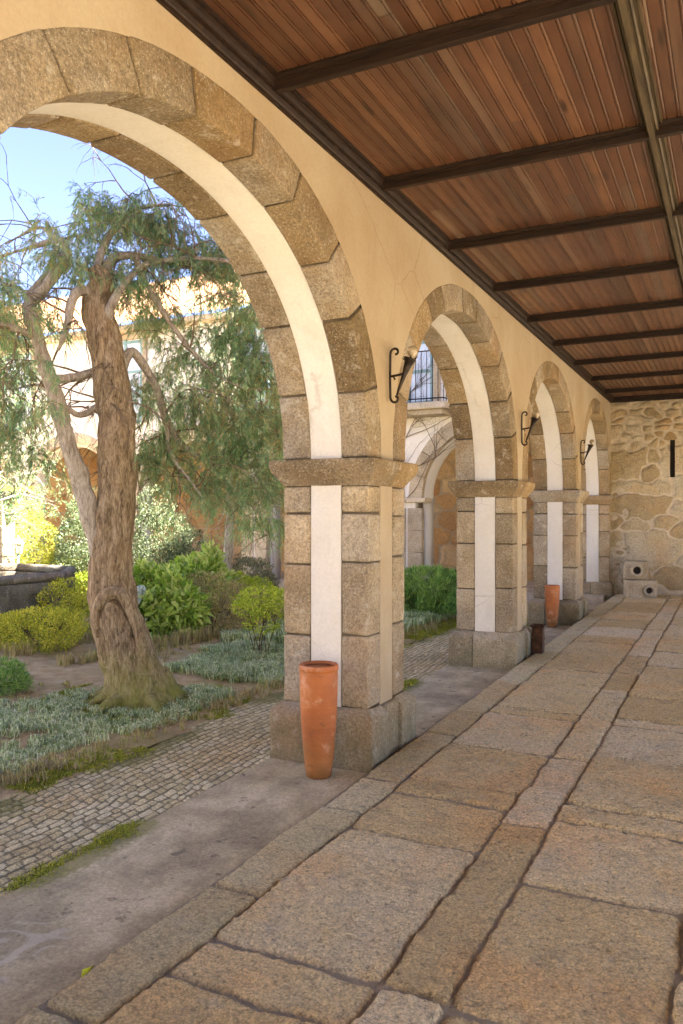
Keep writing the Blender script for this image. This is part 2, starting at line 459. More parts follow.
def leafmat(name, cols, trans=.25, rough=.45, patch=1.7):
    m = NT(name)
    r = m.math('ADD', m.math('MULTIPLY', island(m), .55), m.math('MULTIPLY', m.noise(patch, 3, .6), .55))
    c = m.ramp(r, [(.2 + .6 * i / max(1, len(cols) - 1), col) for i, col in enumerate(cols)])
    m.l(c, m.b.inputs['Base Color']); m.b.inputs['Roughness'].default_value = rough
    m.b.inputs['Specular IOR Level'].default_value = .3
    tr = m.n('ShaderNodeBsdfTranslucent')
    m.l(m.mix(1, c, (1.15, 1.25, .7), 'MULTIPLY'), tr.inputs[0])
    mx = m.n('ShaderNodeMixShader'); mx.inputs[0].default_value = trans
    m.l(m.b.outputs[0], mx.inputs[1]); m.l(tr.outputs[0], mx.inputs[2]); m.l(mx.outputs[0], m.out.inputs[0])
    return m.m
M['needle'] = leafmat('feathery conifer needles', [(.08, .17, .09), (.13, .27, .13), (.22, .38, .19), (.33, .44, .22), (.52, .37, .18)])
M['mondo'] = leafmat('blue green mondo grass', [(.08, .14, .04), (.22, .30, .10), (.44, .50, .25), (.72, .74, .52)], .2, .6)
M['azalea'] = leafmat('yellow green azalea', [(.13, .17, .02), (.32, .36, .03), (.54, .52, .05), (.70, .62, .10)], .25)
M['cypress'] = leafmat('golden cypress', [(.15, .18, .02), (.32, .34, .05), (.5, .48, .09)], .3)
M['holly'] = leafmat('variegated holly', [(.045, .075, .03), (.10, .14, .07), (.30, .33, .2), (.18, .23, .13)], .2)
M['broad'] = leafmat('broad bright leaves', [(.11, .20, .025), (.26, .40, .06), (.42, .54, .12), (.55, .60, .22)], .22, .4)
M['juniper'] = leafmat('dark juniper', [(.05, .12, .03), (.12, .24, .05), (.22, .38, .08), (.32, .46, .12)], .2)
M['dry'] = leafmat('dry brown twigs', [(.16, .11, .055), (.32, .24, .12), (.46, .37, .18), (.34, .35, .09)], .15, .7)
M['olive'] = leafmat('olive grey leaves', [(.10, .11, .06), (.2, .2, .11), (.32, .3, .18)], .2, .6)
M['moss'] = leafmat('moss tufts', [(.10, .12, .012), (.24, .25, .022), (.42, .41, .045)], .2, .8)
M['lime'] = leafmat('lime green leaves', [(.18, .27, .02), (.38, .46, .04), (.56, .58, .09)], .35)
m = NT('fallen leaf'); M['leaf'] = m.fin((.62, .66, .02), .5)
m = NT('white petals'); M['petal'] = m.fin((.42, .50, .46), .6)

def bark(name, a, b, c, mosscol=None):
    m = NT(name)
    mp = m.mapping((1, 1, .26))
    g = m.math('ADD', m.math('MULTIPLY', m.noise(24, 6, .7, src=mp, dist=.6), .5), m.math('MULTIPLY', m.noise(75, 5, .75, src=m.mapping((1, 1, .2)), dist=.8), .5))
    col = m.ramp(g, [(.38, a), (.5, b), (.62, c)])
    col = m.mix(m.ramp(m.noise(2.2, 4, .6), [(.45, 0.0), (.7, .25)]), col, (.42, .27, .16))
    if mosscol:
        z = m.xyz()[2]
        mr = m.n('ShaderNodeMapRange'); m.l(m.math('ADD', z, m.math('MULTIPLY', m.noise(6, 4, .7), .9)), mr.inputs[0])
        mr.inputs[1].default_value = .35; mr.inputs[2].default_value = .95; mr.inputs[3].default_value = .8; mr.inputs[4].default_value = 0
        col = m.mix(mr.outputs[0], col, mosscol)
    return m.fin(col, .9, m.bump(g, 1.0, .03, m.bump(m.noise(60, 4, .7), .5, .01)), .1)
M['bark'] = bark('fibrous brown bark', (.06, .042, .026), (.27, .20, .12), (.50, .40, .27), (.20, .22, .03))
M['bark_pale'] = bark('pale grey bark', (.17, .14, .11), (.40, .35, .28), (.60, .55, .47))
M['twig'] = bark('twigs', (.09, .065, .045), (.20, .15, .10), (.34, .27, .19))
M['stem'] = bark('shrub stems', (.05, .035, .02), (.13, .09, .05), (.22, .16, .1))

m = NT('old clay roof tiles')
c = m.ramp(m.noise(1.9, 5, .7), [(.3, (.42, .19, .09)), (.5, (.60, .31, .16)), (.7, (.66, .42, .26))])
c = m.mix(m.ramp(m.voro(5), [(.1, 0.0), (.6, .5)]), c, (.36, .2, .12))
M['roof'] = m.fin(c, .85, m.bump(m.noise(12, 4, .6), .6, .03), .2)
m = NT('blue green painted joinery'); M['joinery'] = m.fin(m.ramp(m.noise(3, 3, .5), [(.3, (.14, .24, .25)), (.7, (.22, .34, .34))]), .5)
m = NT('window glass'); M['glass'] = m.fin((.55, .60, .66), .12, None, .9)
m = NT('white joinery'); M['white_wood'] = m.fin((.8, .8, .78), .5)
m = NT('dark interior'); M['dark'] = m.fin((.02, .016, .012), .9)
m = NT('still water'); M['water'] = m.fin((.03, .05, .04), .05, m.bump(m.noise(4, 3), .2, .02), .6)
m = NT('white lamp enamel'); M['enamel'] = m.fin((.7, .72, .7), .4)

# ------------------------------------------------------------------ paving as relief meshes
def relief_rects(name, rects, xs, ys, mat, gap=.012, depth=.016, warp=.012, wsc=5.0, base=0.0, rough=.004,
                 moss=None, kind='structure', bow=.0, gapy=.008):
    """rects: (x0,x1,y0,y1) slabs; every vertex finds its slab and its distance to the joint"""
    X, Y, Q = grid_mesh(xs, ys)
    P = np.stack([X, Y, np.zeros_like(X)], 1)
    wx = X + fbm(P, wsc, 3, 3) * warp + fbm(P, wsc * 9, 2, 8) * warp * .35
    wy = Y + fbm(P, wsc, 3, 29) * warp + fbm(P, wsc * 9, 2, 38) * warp * .35
    dist = np.full(len(X), -1.0); sid = np.zeros(len(X)); tilt = np.zeros(len(X))
    rr = np.random.RandomState(5)
    for (x0, x1, y0, y1) in rects:
        hx, hy = (x1 - x0) / 2, (y1 - y0) / 2
        qx = np.abs(wx - (x0 + x1) / 2); qy = np.abs(wy - (y0 + y1) / 2) + gapy
        cr = min(hx, hy) * .16
        ax = np.maximum(qx - hx + cr, 0); ay = np.maximum(qy - hy + cr, 0)
        d = cr - np.sqrt(ax * ax + ay * ay)
        d = np.minimum(d, np.minimum(hx - qx, hy - qy))
        tn = rr.rand(); tl = (rr.rand() - .5) * rough * 1.6
        better = d > dist
        dist = np.where(better, d, dist); sid = np.where(better, tn, sid)
        tilt = np.where(better, tl, tilt)
    h = np.clip((dist - gap * .45) / (gap * .75), 0, 1); h = h * h * (3 - 2 * h)
    Z = base + rise(Y) - depth * (1 - h) + h * (tilt + fbm(P, 3.3, 3, 77) * rough + fbm(P, 30, 2, 71) * rough * .75
        + np.minimum(dist, .06) * bow)
    ms = moss(X, Y) if moss else np.zeros(len(X))
    o = np_mesh(name, np.stack([X, Y, Z], 1), Q, mat, None, True,
                {'tone': sid, 'joint': 1 - np.clip(dist / gap, 0, 1), 'moss': ms})
    return tag(o, kind=kind)

colA = [1.2, 1.75, 2.22, 2.5, 3.68, 4.26, 4.52, 5.33, 6.28, 6.48, 7.54, 8.24, 9.1, 10.05, 10.5, 11.4, 12.2, 13.1, 13.6, 14.5, 15.2, 15.9]
colB = [1.2, 2.5, 4.1, 5.31, 6.39, 7.49, 8.3, 9.3, 10.2, 11.3, 12.1, 13.2, 14.2, 15.1, 15.9]
colC = [1.2, 2.49, 3.47, 4.24, 4.5, 5.44, 6.3, 6.5, 7.3, 8.36, 8.8, 9.7, 10.6, 11.0, 12.0, 12.8, 13.9, 14.6, 15.9]
colD = [1.2, 2.1, 3.0, 3.9, 4.9, 5.6, 6.6, 7.7, 8.3, 9.5, 10.4, 11.5, 12.4, 13.3, 14.3, 15.9]
rects = []
for xa, xb, ys_ in ((-1.80, -1.10, colA), (-1.10, -.855, colB), (-.855, -.185, colC), (-.185, .52, colD), (.52, 1.25, colA)):
    for a, b in zip(ys_[:-1], ys_[1:]): rects.append((xa, xb, a, b))
ysf = np.concatenate([np.arange(1.2, 4.2, .0085), np.arange(4.2, 8, .014), np.arange(8, 15.83, .028)])
xsf = np.concatenate([np.arange(-1.80, -.1, .0085), np.arange(-.1, 1.27, .03)])
relief_rects('floor', rects, xsf, ysf, M['floor'], gap=.015, depth=.017, warp=.022, wsc=4.2, rough=.010, bow=.04)
kr = []
kys = [1.0, 1.9, 2.85, 3.9, 4.42, 5.5, 6.2, 7.35, 8.3, 9.2, 9.9, 11.2, 12.1, 13.3, 14.4, 15.9]
for a, b in zip(kys[:-1], kys[1:]): kr.append((-2.05, -1.80, a, b))
# kerb relief: top plus a rounded nose down to the apron
ko = relief_rects('kerb', kr, np.arange(-2.075, -1.790, .0085), ysf, M['kerb'], gap=.012, depth=.022, warp=.022, wsc=2.6, rough=.006)
_n = len(ko.data.vertices); _c = np.zeros(_n * 3, dtype=np.float32); ko.data.vertices.foreach_get('co', _c); _c = _c.reshape(-1, 3)
_c[_c[:, 0] < -2.0745, 2] = -.14; ko.data.vertices.foreach_set('co', _c.ravel()); ko.data.update()
# floor behind the camera
mb = MB(); mb.rawbox(-2.05, 1.3, -9, 1.2, -.3, -.002); tag(mb.build('floor', M['kerb'], smooth=False), kind='structure')
mb = MB(); mb.rawbox(-2.05, 1.3, 1.2, 16, -.6, -.03)
tag(mb.build('foundation', M['concrete'], smooth=False), kind='structure')

# concrete apron
xs = np.arange(-2.84, -2.02, .016); ys2 = np.concatenate([np.arange(-6, 1, .1), np.arange(1, 9, .02), np.arange(9, 15.7, .06)])
X, Y, Q = grid_mesh(xs, ys2); P = np.stack([X, Y, 0 * X], 1)
cr = np.abs(fbm(P, 1.3, 3, 91)); crack = np.clip(1 - cr / .012, 0, 1) * (fbm(P, .7, 2, 4) > .15)
Z = -.045 + fbm(P, 1.6, 3, 21) * .008 + fbm(P, 14, 3, 24) * .0018 - crack * .006
mo = np.clip(1 - (X + 2.80) / .05, 0, 1) * .35 + np.clip(1.3 - np.abs(X + 2.78) / .11, 0, 1) * np.clip(fbm(P, 1.1, 2, 55) * 3 + .15, 0, .9)
sw = np.sin((X * 2.2 + Y * 1.3 + fbm(P, 2.3, 3, 66) * 1.6) * 17)
sm = np.clip(1 - np.hypot((X + 2.48) / .45, (Y - 2.15) / .5), 0, 1) * 1.7 * np.clip(.25 + .6 * sw, 0, 1)
tag(np_mesh('pavement', np.stack([X, Y, Z], 1), Q, M['concrete'], None, True, {'moss': mo, 'smear': sm}), kind='structure')

# setts path
rects = []
rr = random.Random(3)
x = -3.95
row = 0
while x < -2.80:
    w = rr.uniform(.054, .066)
    y = 1.2 + rr.random() * .08
    while y < 15.4:
        l = rr.uniform(.06, .115) if y < 9 else rr.uniform(.09, .14)
        rects.append((x, x + w, y, y + l)); y += l
    x += w
def relief_setts(name, rects, xs, ys, mat):
    X, Y, Q = grid_mesh(xs, ys); P = np.stack([X, Y, 0 * X], 1)
    # rows run in shallow waves, slightly skew to the arcade
    wx = X + .06 * np.sin(Y * 1.35 + 1.0) + fbm(P, 7, 2, 3) * .022
    wy = Y + (X + 3.3) * .42 + fbm(P, 7, 2, 29) * .024
    R = np.array(rects); rowx = np.unique(R[:, 0])
    ri = np.clip(np.searchsorted(rowx, wx) - 1, 0, len(rowx) - 1)
    dist = np.zeros(len(X)); tone = np.zeros(len(X)); th = np.zeros(len(X))
    for k, rx in enumerate(rowx):
        sel = ri == k
        rr_ = R[R[:, 0] == rx]; y0 = rr_[:, 2]
        j = np.clip(np.searchsorted(y0, wy[sel]) - 1, 0, len(y0) - 1)
        b = rr_[j]
        q = np.minimum(np.minimum(wx[sel] - b[:, 0], b[:, 1] - wx[sel]), np.minimum(wy[sel] - b[:, 2], b[:, 3] - wy[sel]))
        dist[sel] = q; hh = _hash(j.astype(np.int64), np.full(len(j), k, dtype=np.int64), np.zeros(len(j), dtype=np.int64), 3)
        tone[sel] = hh; th[sel] = (hh * 7.3 % 1 - .5) * .006
    dist = np.maximum(dist, 0)
    h = np.clip(dist / .012, 0, 1); h = np.sqrt(h)
    Z = -.050 - .009 * (1 - h) + th * h + fbm(P, 2, 3, 5) * .010
    edge = np.maximum(np.clip(1 - (-2.85 - X) / .16, 0, 1), np.clip(1 - (X + 3.74 - .05 * np.sin(Y * 2)) / .30, 0, 1))
    ms = edge * np.clip(.42 + fbm(P, 1.1, 2, 55) * 2.0, 0, 1) + (1 - h) * .45 * (fbm(P, 1.2, 2, 33) > -.1)
    o = np_mesh(name, np.stack([X, Y, Z], 1), Q, mat, None, True, {'tone': tone, 'joint': np.clip(1.15 - dist / .010, 0, 1), 'moss': ms})
    return tag(o, kind='structure')
relief_setts('path', rects, np.arange(-3.86, -2.80, .0105), np.concatenate([np.arange(1.6, 7.5, .0115), np.arange(7.5, 15.4, .03)]), M['setts'])

# garden ground
def ground_z(X, Y):
    P = np.stack([X, Y, 0 * X], 1)
    z = -.035 + fbm(P, .5, 3, 2) * .05 + fbm(P, 3.5, 3, 9) * .018
    return z + .03 * np.clip((-3.9 - X) / 1.5, 0, 1) - .02 * np.clip((X + 3.95) / .2, 0, 1)
def gz(x, y): return float(ground_z(np.array([x]), np.array([y]))[0])
X, Y, Q = grid_mesh(np.arange(-30, -3.7, .07), np.arange(0.2, 15.7, .07))
tag(np_mesh('soil', np.stack([X, Y, ground_z(X, Y)], 1), Q, M['soil'], None, True), kind='structure')
mb = MB(); mb.rawbox(-400, 400, -400, 400, -1.2, -.75); tag(mb.build('ground', M['soil'], smooth=False), kind='structure')

# ------------------------------------------------------------------ arcade
XI, XO = -2.14, -2.77          # inner (gallery) and outer (garden) faces
XW0, XW1 = -2.565, -2.332      # white band between the two stone rings
ZS, RISE, RING = 1.97, 1.405, .220
HC = 3.72                      # underside of the crown moulding
piers = [(-6.65, -6.0), (-2.87, -2.22), (.88, 1.54), (4.70, 5.34), (8.435, 9.07), (12.15, 12.78), (15.62, 15.80)]

def stone_pier(y0, y1, label, full=True, heights=(.335, .812, 1.29, 1.614, 1.795)):
    t = thing('stone_pier', (-2.455, (y0 + y1) / 2, 0), label, 'pier', 'granite piers of the gallery')
    e = y1 if full else y1
    # plinth
    z1, z2 = .292, .337
    zb = -.16
    def cham(V):
        f = np.clip((V[:, 2] - z1) / (z2 - z1), 0, 1)
        p = .068 * (1 - f)
        V = V.copy()
        top = f > 0
        V[top, 0] = np.clip(V[top, 0], (XO - p)[top], (XI + p)[top])
        V[top, 1] = np.maximum(V[top, 1], (y0 - p)[top])
        if full: V[top, 1] = np.minimum(V[top, 1], (y1 + p)[top])
        return V
    mb = MB()
    fx0, fx1, fy0, fy1 = XO - .065, XI + .065, y0 - .075, (y1 + .075 if full else y1)
    if full:
        ym0, ym1 = y0 + .2, y1 - .2
        xs_ = XO + .20 + random.uniform(-.02, .04)
        for (a, b) in ((fx0, xs_ - .003), (xs_ + .003, fx1)):
            mb.block(a, b, fy0, ym0, zb, z2, .012, .04, .007, cham)
            mb.block(a, b, ym1, fy1, zb, z2, .012, .04, .007, cham)
        mb.block(fx0 + .03, fx1 - .03, ym0 - .02, ym1 + .02, zb, z2 - .012, .012, .05, .005, cham, tone=.3)
    else:
        xs_ = XO + .3
        for (a, b) in ((fx0, xs_ - .003), (xs_ + .003, fx1)):
            mb.block(a, b, fy0, fy1, zb, z2, .012, .04, .007, cham)
    mb.build('plinth', M['granite'], t)
    # quoins: four corner columns of blocks
    mb = MB()
    qy = .213 if full else (y1 - y0)
    cols_ = [(XW1, XI, y0, y0 + qy), (XO, XW0, y0, y0 + qy)]
    if full: cols_ += [(XW1, XI, y1 - qy, y1), (XO, XW0, y1 - qy, y1)]
    for ci, (a, b, c, d) in enumerate(cols_):
        hs = [heights[0]] + [h + random.uniform(-.03, .03) * (ci > 0) for h in heights[1:-1]] + [heights[-1]]
        for z0_, z1_ in zip(hs[:-1], hs[1:]):
            j = random.uniform(-.003, .003)
            mb.block(a + .001, b + j * .5, c + j, d, z0_ + random.uniform(.004, .008), z1_ - random.uniform(.004, .008), .013, .035, .006)
    mb.build('quoins', M['granite'], t)
    # core seen in the joints
    mb = MB(); mb.rawbox(XO + .016, XI - .016, y0 + .016, (y1 - .016 if full else y1), 0, 1.9)
    mb.build('joint_mortar', M['mortar'], t, smooth=False)
    # white panels on the faces towards the openings, warm strips on the gallery and garden faces
    mb = MB(); mb.block(XW0 + .004, XW1 - .004, y0 + .006, y0 + .05, .325, 1.80, .004, .2, .002)
    if full: mb.block(XW0 + .004, XW1 - .004, y1 - .05, y1 - .006, .325, 1.80, .004, .2, .002)
    mb.build('plaster_panel', M['plaster_white'], t)
    if full:
        mb = MB(); mb.block(XI - .05, XI - .005, y0 + .218, y1 - .218, .325, 1.80, .004, .2, .002)
        mb.build('plaster_strip', M['plaster_in'], t)
        mb = MB(); mb.block(XO + .005, XO + .05, y0 + .218, y1 - .218, .325, 1.80, .004, .2, .002)
        mb.build('plaster_strip', M['plaster_white'], t)
    # impost
    za, zb_ = 1.795, 1.968
    def imp(V):
        f = np.clip((V[:, 2] - za) / .105, 0, 1)
        p = .074 * (f ** 1.25)
        V = V.copy()
        V[:, 0] = np.clip(V[:, 0], XO - p - .001, XI + p + .001 + .006 * (f > .99))
        V[:, 1] = np.maximum(V[:, 1], y0 - p)
        if full: V[:, 1] = np.minimum(V[:, 1], y1 + p)
        return V
    mb = MB()
    cut = XI - .22 + random.uniform(-.03, .03)
    ycut = (y0 + y1) / 2 + random.uniform(-.05, .05)
    for (a, b) in ((XO - .075, XI + .078),):
        if full:
            mb.block(a, b, y0 - .075, ycut - .003, za, zb_, .010, .035, .004, imp)
            mb.block(a, b, ycut + .003, y1 + .075, za, zb_, .010, .035, .004, imp)
        else:
            mb.block(a, b, y0 - .075, y1, za, zb_, .010, .035, .004, imp)
    mb.build('impost', M['granite_arch'], t)
    return t

labels = {
    2: 'granite pier just outside the left edge holding the near side of the largest arch',
    3: 'nearest granite pier with the large terracotta pot standing before its white panel',
    4: 'second granite pier along the gallery with the small rusty box at its foot',
    5: 'third granite pier along the gallery with the farther terracotta pot before it',
    6: 'slim half pier of granite built against the rubble end wall'}
for i, (a, b) in enumerate(piers):
    stone_pier(a, b, labels.get(i, 'granite gallery pier behind the viewer'), full=(i != 6))

wall = thing('arcade_wall', (XI, 8, 0), 'long ochre plastered gallery wall pierced by round granite arches', 'wall')
PW = 2.12
def arc(cy, A, B, phi):
    c, s_ = np.cos(phi), np.sin(phi)
    return cy + A * np.sign(c) * np.abs(c) ** (2 / PW), ZS + B * np.abs(s_) ** (2 / PW)

angs_half = [.13, .40, .66, .95, 1.26]
bays = []
for (a0, a1), (b0, b1) in zip(piers[:-1], piers[1:]):
    bays.append(((a1 + b0) / 2, (b0 - a1) / 2))
for bi, (cy, A) in enumerate(bays):
    jr = random.Random(40 + bi)
    ja = [PI / 2 + a + jr.uniform(-.03, .03) for a in angs_half] + [PI / 2 - a + jr.uniform(-.03, .03) for a in angs_half]
    ja = sorted(ja + [0, PI])
    for side, (xa, xb) in enumerate(((XW1, XI + .004), (XO - .004, XW0))):
        mb = MB()
        for k, (p0, p1) in enumerate(zip(ja[:-1], ja[1:])):
            am = (p0 + p1) / 2
            L = (p1 - p0) * 1.6
            def fn(V, p0=p0, p1=p1, L=L):
                ph = p0 + (p1 - p0) * V[:, 1] / L
                y_i, z_i = arc(cy, A, RISE, ph); y_e, z_e = arc(cy, A + RING, RISE + RING - .01, ph)
                w = V[:, 2] / RING
                return np.stack([V[:, 0], y_i + (y_e - y_i) * w, z_i + (z_e - z_i) * w], 1)
            mb.block(xa + .001, xb + jr.uniform(-.002, .002), jr.uniform(.006, .012), L - jr.uniform(.006, .012), jr.uniform(-.004, .003), RING, .010, .045, .0045, fn,
                     tone=jr.random(), seed=k)
        o = mb.build('arch_ring', M['granite_arch'], wall)
    # joint mortar sleeve and white soffit band
    ph = np.linspace(0, PI, 121)
    def sleeve(name, mat, x0, x1, off, thick):
        y_i, z_i = arc(cy, A + off, RISE + off, ph); y_e, z_e = arc(cy, A + off + thick, RISE + off + thick, ph)
        V = []; Qq = []
        for k in range(len(ph)):
            V += [(x0, y_i[k], z_i[k]), (x1, y_i[k], z_i[k]), (x1, y_e[k], z_e[k]), (x0, y_e[k], z_e[k])]
        for k in range(len(ph) - 1):
            b_ = k * 4
            for e_ in range(4):
                f_ = (e_ + 1) % 4
                Qq.append((b_ + e_, b_ + 4 + e_, b_ + 4 + f_, b_ + f_))
        mb = MB(); mb.add(np.array(V), Qq)
        return mb.build(name, mat, wall, smooth=False)
    sleeve('joint_mortar', M['mortar'], XO + .012, XW0 - .004, .014, RING - .016)
    sleeve('joint_mortar', M['mortar'], XW1 + .004, XI - .010, .014, RING - .016)
    sleeve('soffit_plaster', M['plaster_white'], XW0 + .002, XW1 - .002, .009, .09)

# plaster face with the arches cut out, on both sides
def plaster_face(xf, mat, ztop, name, flip=False, trim=.004, thick=.03):
    mb = MB()
    for bi, (cy, A) in enumerate(bays):
        ylo = (piers[bi][0] + piers[bi][1]) / 2 if bi else piers[0][0]
        yhi = (piers[bi + 1][0] + piers[bi + 1][1]) / 2 if bi < len(bays) - 1 else 15.80
        ph = np.concatenate([np.linspace(PI, 0, 73)])
        y_e, z_e = arc(cy, A + RING - trim, RISE + RING - .01 - trim, ph)
        wob = fbm(np.stack([y_e, z_e, z_e * 0], 1), 9, 2, bi) * .004
        y_e = np.clip(y_e + wob, ylo + .0, yhi - .0); z_e = z_e + wob
        ys_ = np.concatenate([[ylo], y_e, [yhi]]); zs_ = np.concatenate([[ZS - .02], z_e, [ZS - .02]])
        ys_t = ylo + (yhi - ylo) * np.linspace(0, 1, len(ys_))
        n = len(ys_); rows = 14
        V = []
        for r in range(rows + 1):
            f = r / rows
            ty = ys_ + (ys_t - ys_) * f; tz = zs_ + (ztop - zs_) * f
            # outermost columns go straight up
            V.append(np.stack([np.full(n, xf), ty, tz], 1))
        V = np.concatenate(V)
        Qq = []
        for r in range(rows):
            for k in range(n - 1):
                q = (r * n + k, r * n + k + 1, (r + 1) * n + k + 1, (r + 1) * n + k)
                Qq.append(q if not flip else q[::-1])
        V[:, 0] += fbm(V, 1.7, 3, 12) * .004 * (1 if not flip else 1)
        mb.add(V, Qq)
    return mb.build(name, mat, wall)
plaster_face(XI, M['plaster_in'], 3.95, 'plaster_face')
plaster_face(XO, M['plaster_wing'], 4.1, 'plaster_face', True)
# solid core between the faces above the rings (keeps light out of the wall)
mb = MB()
for bi, (cy, A) in enumerate(bays):
    ylo = (piers[bi][0] + piers[bi][1]) / 2; yhi = (piers[bi + 1][0] + piers[bi + 1][1]) / 2
    ph = np.linspace(PI, 0, 49); y_e, z_e = arc(cy, A + .1, RISE + .1, ph)
    V = []
    for xx in (XO + .03, XI - .03):
        for yy, zz in zip(y_e, z_e): V += [(xx, yy, zz), (xx, yy, 4.1)]
    n = len(ph) * 2; Qq = []
    for k in range(len(ph) - 1):
        Qq.append((2 * k, 2 * k + 2, n + 2 * k + 2, n + 2 * k))
    mb.add(np.array(V), Qq)
for (a, b) in piers: mb.rawbox(XO + .03, XI - .03, a + .10, b - (.10 if b < 15.7 else 0), 1.85, 4.1)
mb.build('wall_core', M['mortar'], wall, smooth=False)
# unseen upper storey and roof, height set to shade the garden
mb = MB(); mb.block(XO - .0, XO + .45, -9, 15.8, 4.12, 7.22, .01, 1.5); mb.build('upper_wall', M['plaster_wing'], wall)
mb = MB(); mb.rawbox(XO + .4, 1.65, -9, 16.1, 4.02, 4.3); mb.build('upper_deck', M['mortar'], wall, smooth=False)
mb = MB()
V = [(-3.2, -9.2, 7.2), (-3.2, 16, 7.2), (1.5, 16, 8.7), (1.5, -9.2, 8.7), (-3.2, -9.2, 7.27), (-3.2, 16, 7.27), (1.5, 16, 8.8), (1.5, -9.2, 8.8)]
mb.add(V, [(0, 3, 2, 1), (4, 5, 6, 7), (0, 1, 5, 4), (1, 2, 6, 5), (2, 3, 7, 6), (3, 0, 4, 7)]); mb.build('roof', M['roof'], wall, smooth=False)

# inner side wall, gaps added for light, unseen sunlit court ground and wall added
sw_ = thing('side_wall', (1.25, 8, 0), 'ochre plastered inner wall on the right hand side of the gallery', 'wall')
mb = MB()
for a, b in ((2.2, 2.7), (5.6, 6.1), (9.0, 9.5), (12.4, 12.9), (15.4, 15.8)): mb.block(1.25, 1.65, a, b, -.2, 2.6, .01, 1.0)  # wide gaps between these posts are added to light the gallery
mb.block(1.25, 1.65, 2.2, 15.8, 2.6, 4.0, .01, 1.0)
mb.build('plaster_face', M['plaster_in'], sw_)
mb = MB(); mb.rawbox(1.66, 4.4, 2.0, 16, 4.05, 4.15); mb.build('sun_block_roof', M['beam'], sw_, smooth=False)  # unseen roof, added to keep direct sun off the gallery floor
mb = MB(); mb.rawbox(1.3, 14, -14, 26, -.3, -.01); mb.rawbox(-40, 1.3, -40, -9, -.3, -.012); tag(mb.build('bounce_paving', M['bounce'], smooth=False), kind='structure')  # unseen ground, added to reflect sun into the gallery
fw = thing('bounce_wall', (-6, -13, 0), 'pale court wall added unseen behind the viewer', 'wall')  # added so its sunlit face throws light onto piers and soffits
mb = MB(); mb.block(-26, 12, -13.4, -13, -.2, 6.5, .01, 2.0); mb.build('plaster_face', M['plaster_white'], fw)

# ------------------------------------------------------------------ ceiling
ceil = thing('wooden_ceiling', (-.4, 8, 3.8), 'varnished brown board ceiling divided by dark moulded beams', 'ceiling')
mb = MB()
xs_ = []; zs_ = []
x = XI; ZP = 3.815
k0 = math.floor((XI + 10) / .072)
for k in range(k0, int((1.3 + 10) / .072) + 1):
    xx = k * .072 - 10
    for dx, dz in ((0, .007), (.0036, .007), (.004, 0), (.030, 0), (.0530, 0), (.0534, .007), (.0570, .007), (.0576, .001), (.0600, 0), (.0655, 0), (.0680, .001), (.0684, .007)):
        xs_.append(xx + dx); zs_.append(ZP + dz)
xs_ = np.array(xs_); zs_ = np.array(zs_); ysb = np.linspace(-9, 15.8, 60)
X, Y, Q = grid_mesh(xs_, ysb); Z = np.tile(zs_, len(ysb))
mb.add(np.stack([X, Y, Z], 1), Q[:, ::-1]); mb.build('boards', M['boards'], ceil, smooth=False)

def beam_y(y, parent, big=False):
    """a moulded beam across the gallery: profile in (y, z)"""
    prof = [(-.052, .0), (-.052, -.018), (-.042, -.018), (-.040, -.030), (-.031, -.034), (-.031, -.046), (-.022, -.048), (-.021, -.080), (-.016, -.084), (.016, -.084), (.021, -.080), (.022, -.048), (.031, -.046), (.031, -.034), (.040, -.030), (.042, -.018), (.052, -.018), (.052, .0)]
    mb = MB(); V = []; n = len(prof)
    for xx in (XI + .05, 1.25):
        for (a, b) in prof: V.append((xx, y + a, ZP + .014 + b))
    mb.add(V, [(i, i + 1, n + i + 1, n + i) for i in range(n - 1)])
    return mb.build('beam', M['beam'], parent, smooth=False)
beam_ys = [-7.5, -6.1, -4.75, -3.4, -2.02, -.65, .72, 2.10, 3.485, 4.86, 6.20, 7.53, 8.9, 10.3, 11.75, 13.24, 14.7]
for y in beam_ys: beam_y(y, ceil)
mb = MB(); V = []
prof = [(-.055, 0), (-.055, -.022), (-.046, -.022), (-.043, -.012), (-.037, -.012), (-.034, -.045), (-.024, -.05), (-.021, -.04), (-.017, -.04), (-.015, -.088), (.015, -.088), (.017, -.04), (.021, -.04), (.024, -.05), (.034, -.045), (.037, -.012), (.043, -.012), (.046, -.022), (.055, -.022), (.055, 0)]
n = len(prof)
yy_ = np.linspace(-9, 15.8, 40)
for yv in yy_:
    for (a, b) in prof: V.append((-.43 + a, yv, ZP + .010 + b))
mb.add(V, [(r * n + i, (r + 1) * n + i, (r + 1) * n + i + 1, r * n + i + 1) for r in range(len(yy_) - 1) for i in range(n - 1)])
mb.build('ridge_beam', M['beam_green'], ceil, smooth=False)
def crown(pts_axis, kind):
    prof = [(0, 3.712), (.016, 3.712), (.016, 3.728), (.022, 3.734), (.030, 3.752), (.030, 3.760), (.042, 3.760), (.042, 3.770), (.050, 3.786), (.062, 3.792), (.062, 3.799), (.078, 3.799), (.080, 3.83)]
    mb = MB(); V = []; n = len(prof)
    for p in pts_axis:
        for (a, z) in prof:
            V.append((XI + .003 + a, p, z) if kind == 'y' else (p, 15.755 - a, z))
    q = [(r * n + i, r * n + i + 1, (r + 1) * n + i + 1, (r + 1) * n + i) for r in range(len(pts_axis) - 1) for i in range(n - 1)]
    mb.add(V, q); return mb.build('crown_moulding', M['beam'], ceil, smooth=False)
crown(np.linspace(-9, 15.8, 30), 'y'); crown(np.linspace(XI, 1.25, 5), 'x')

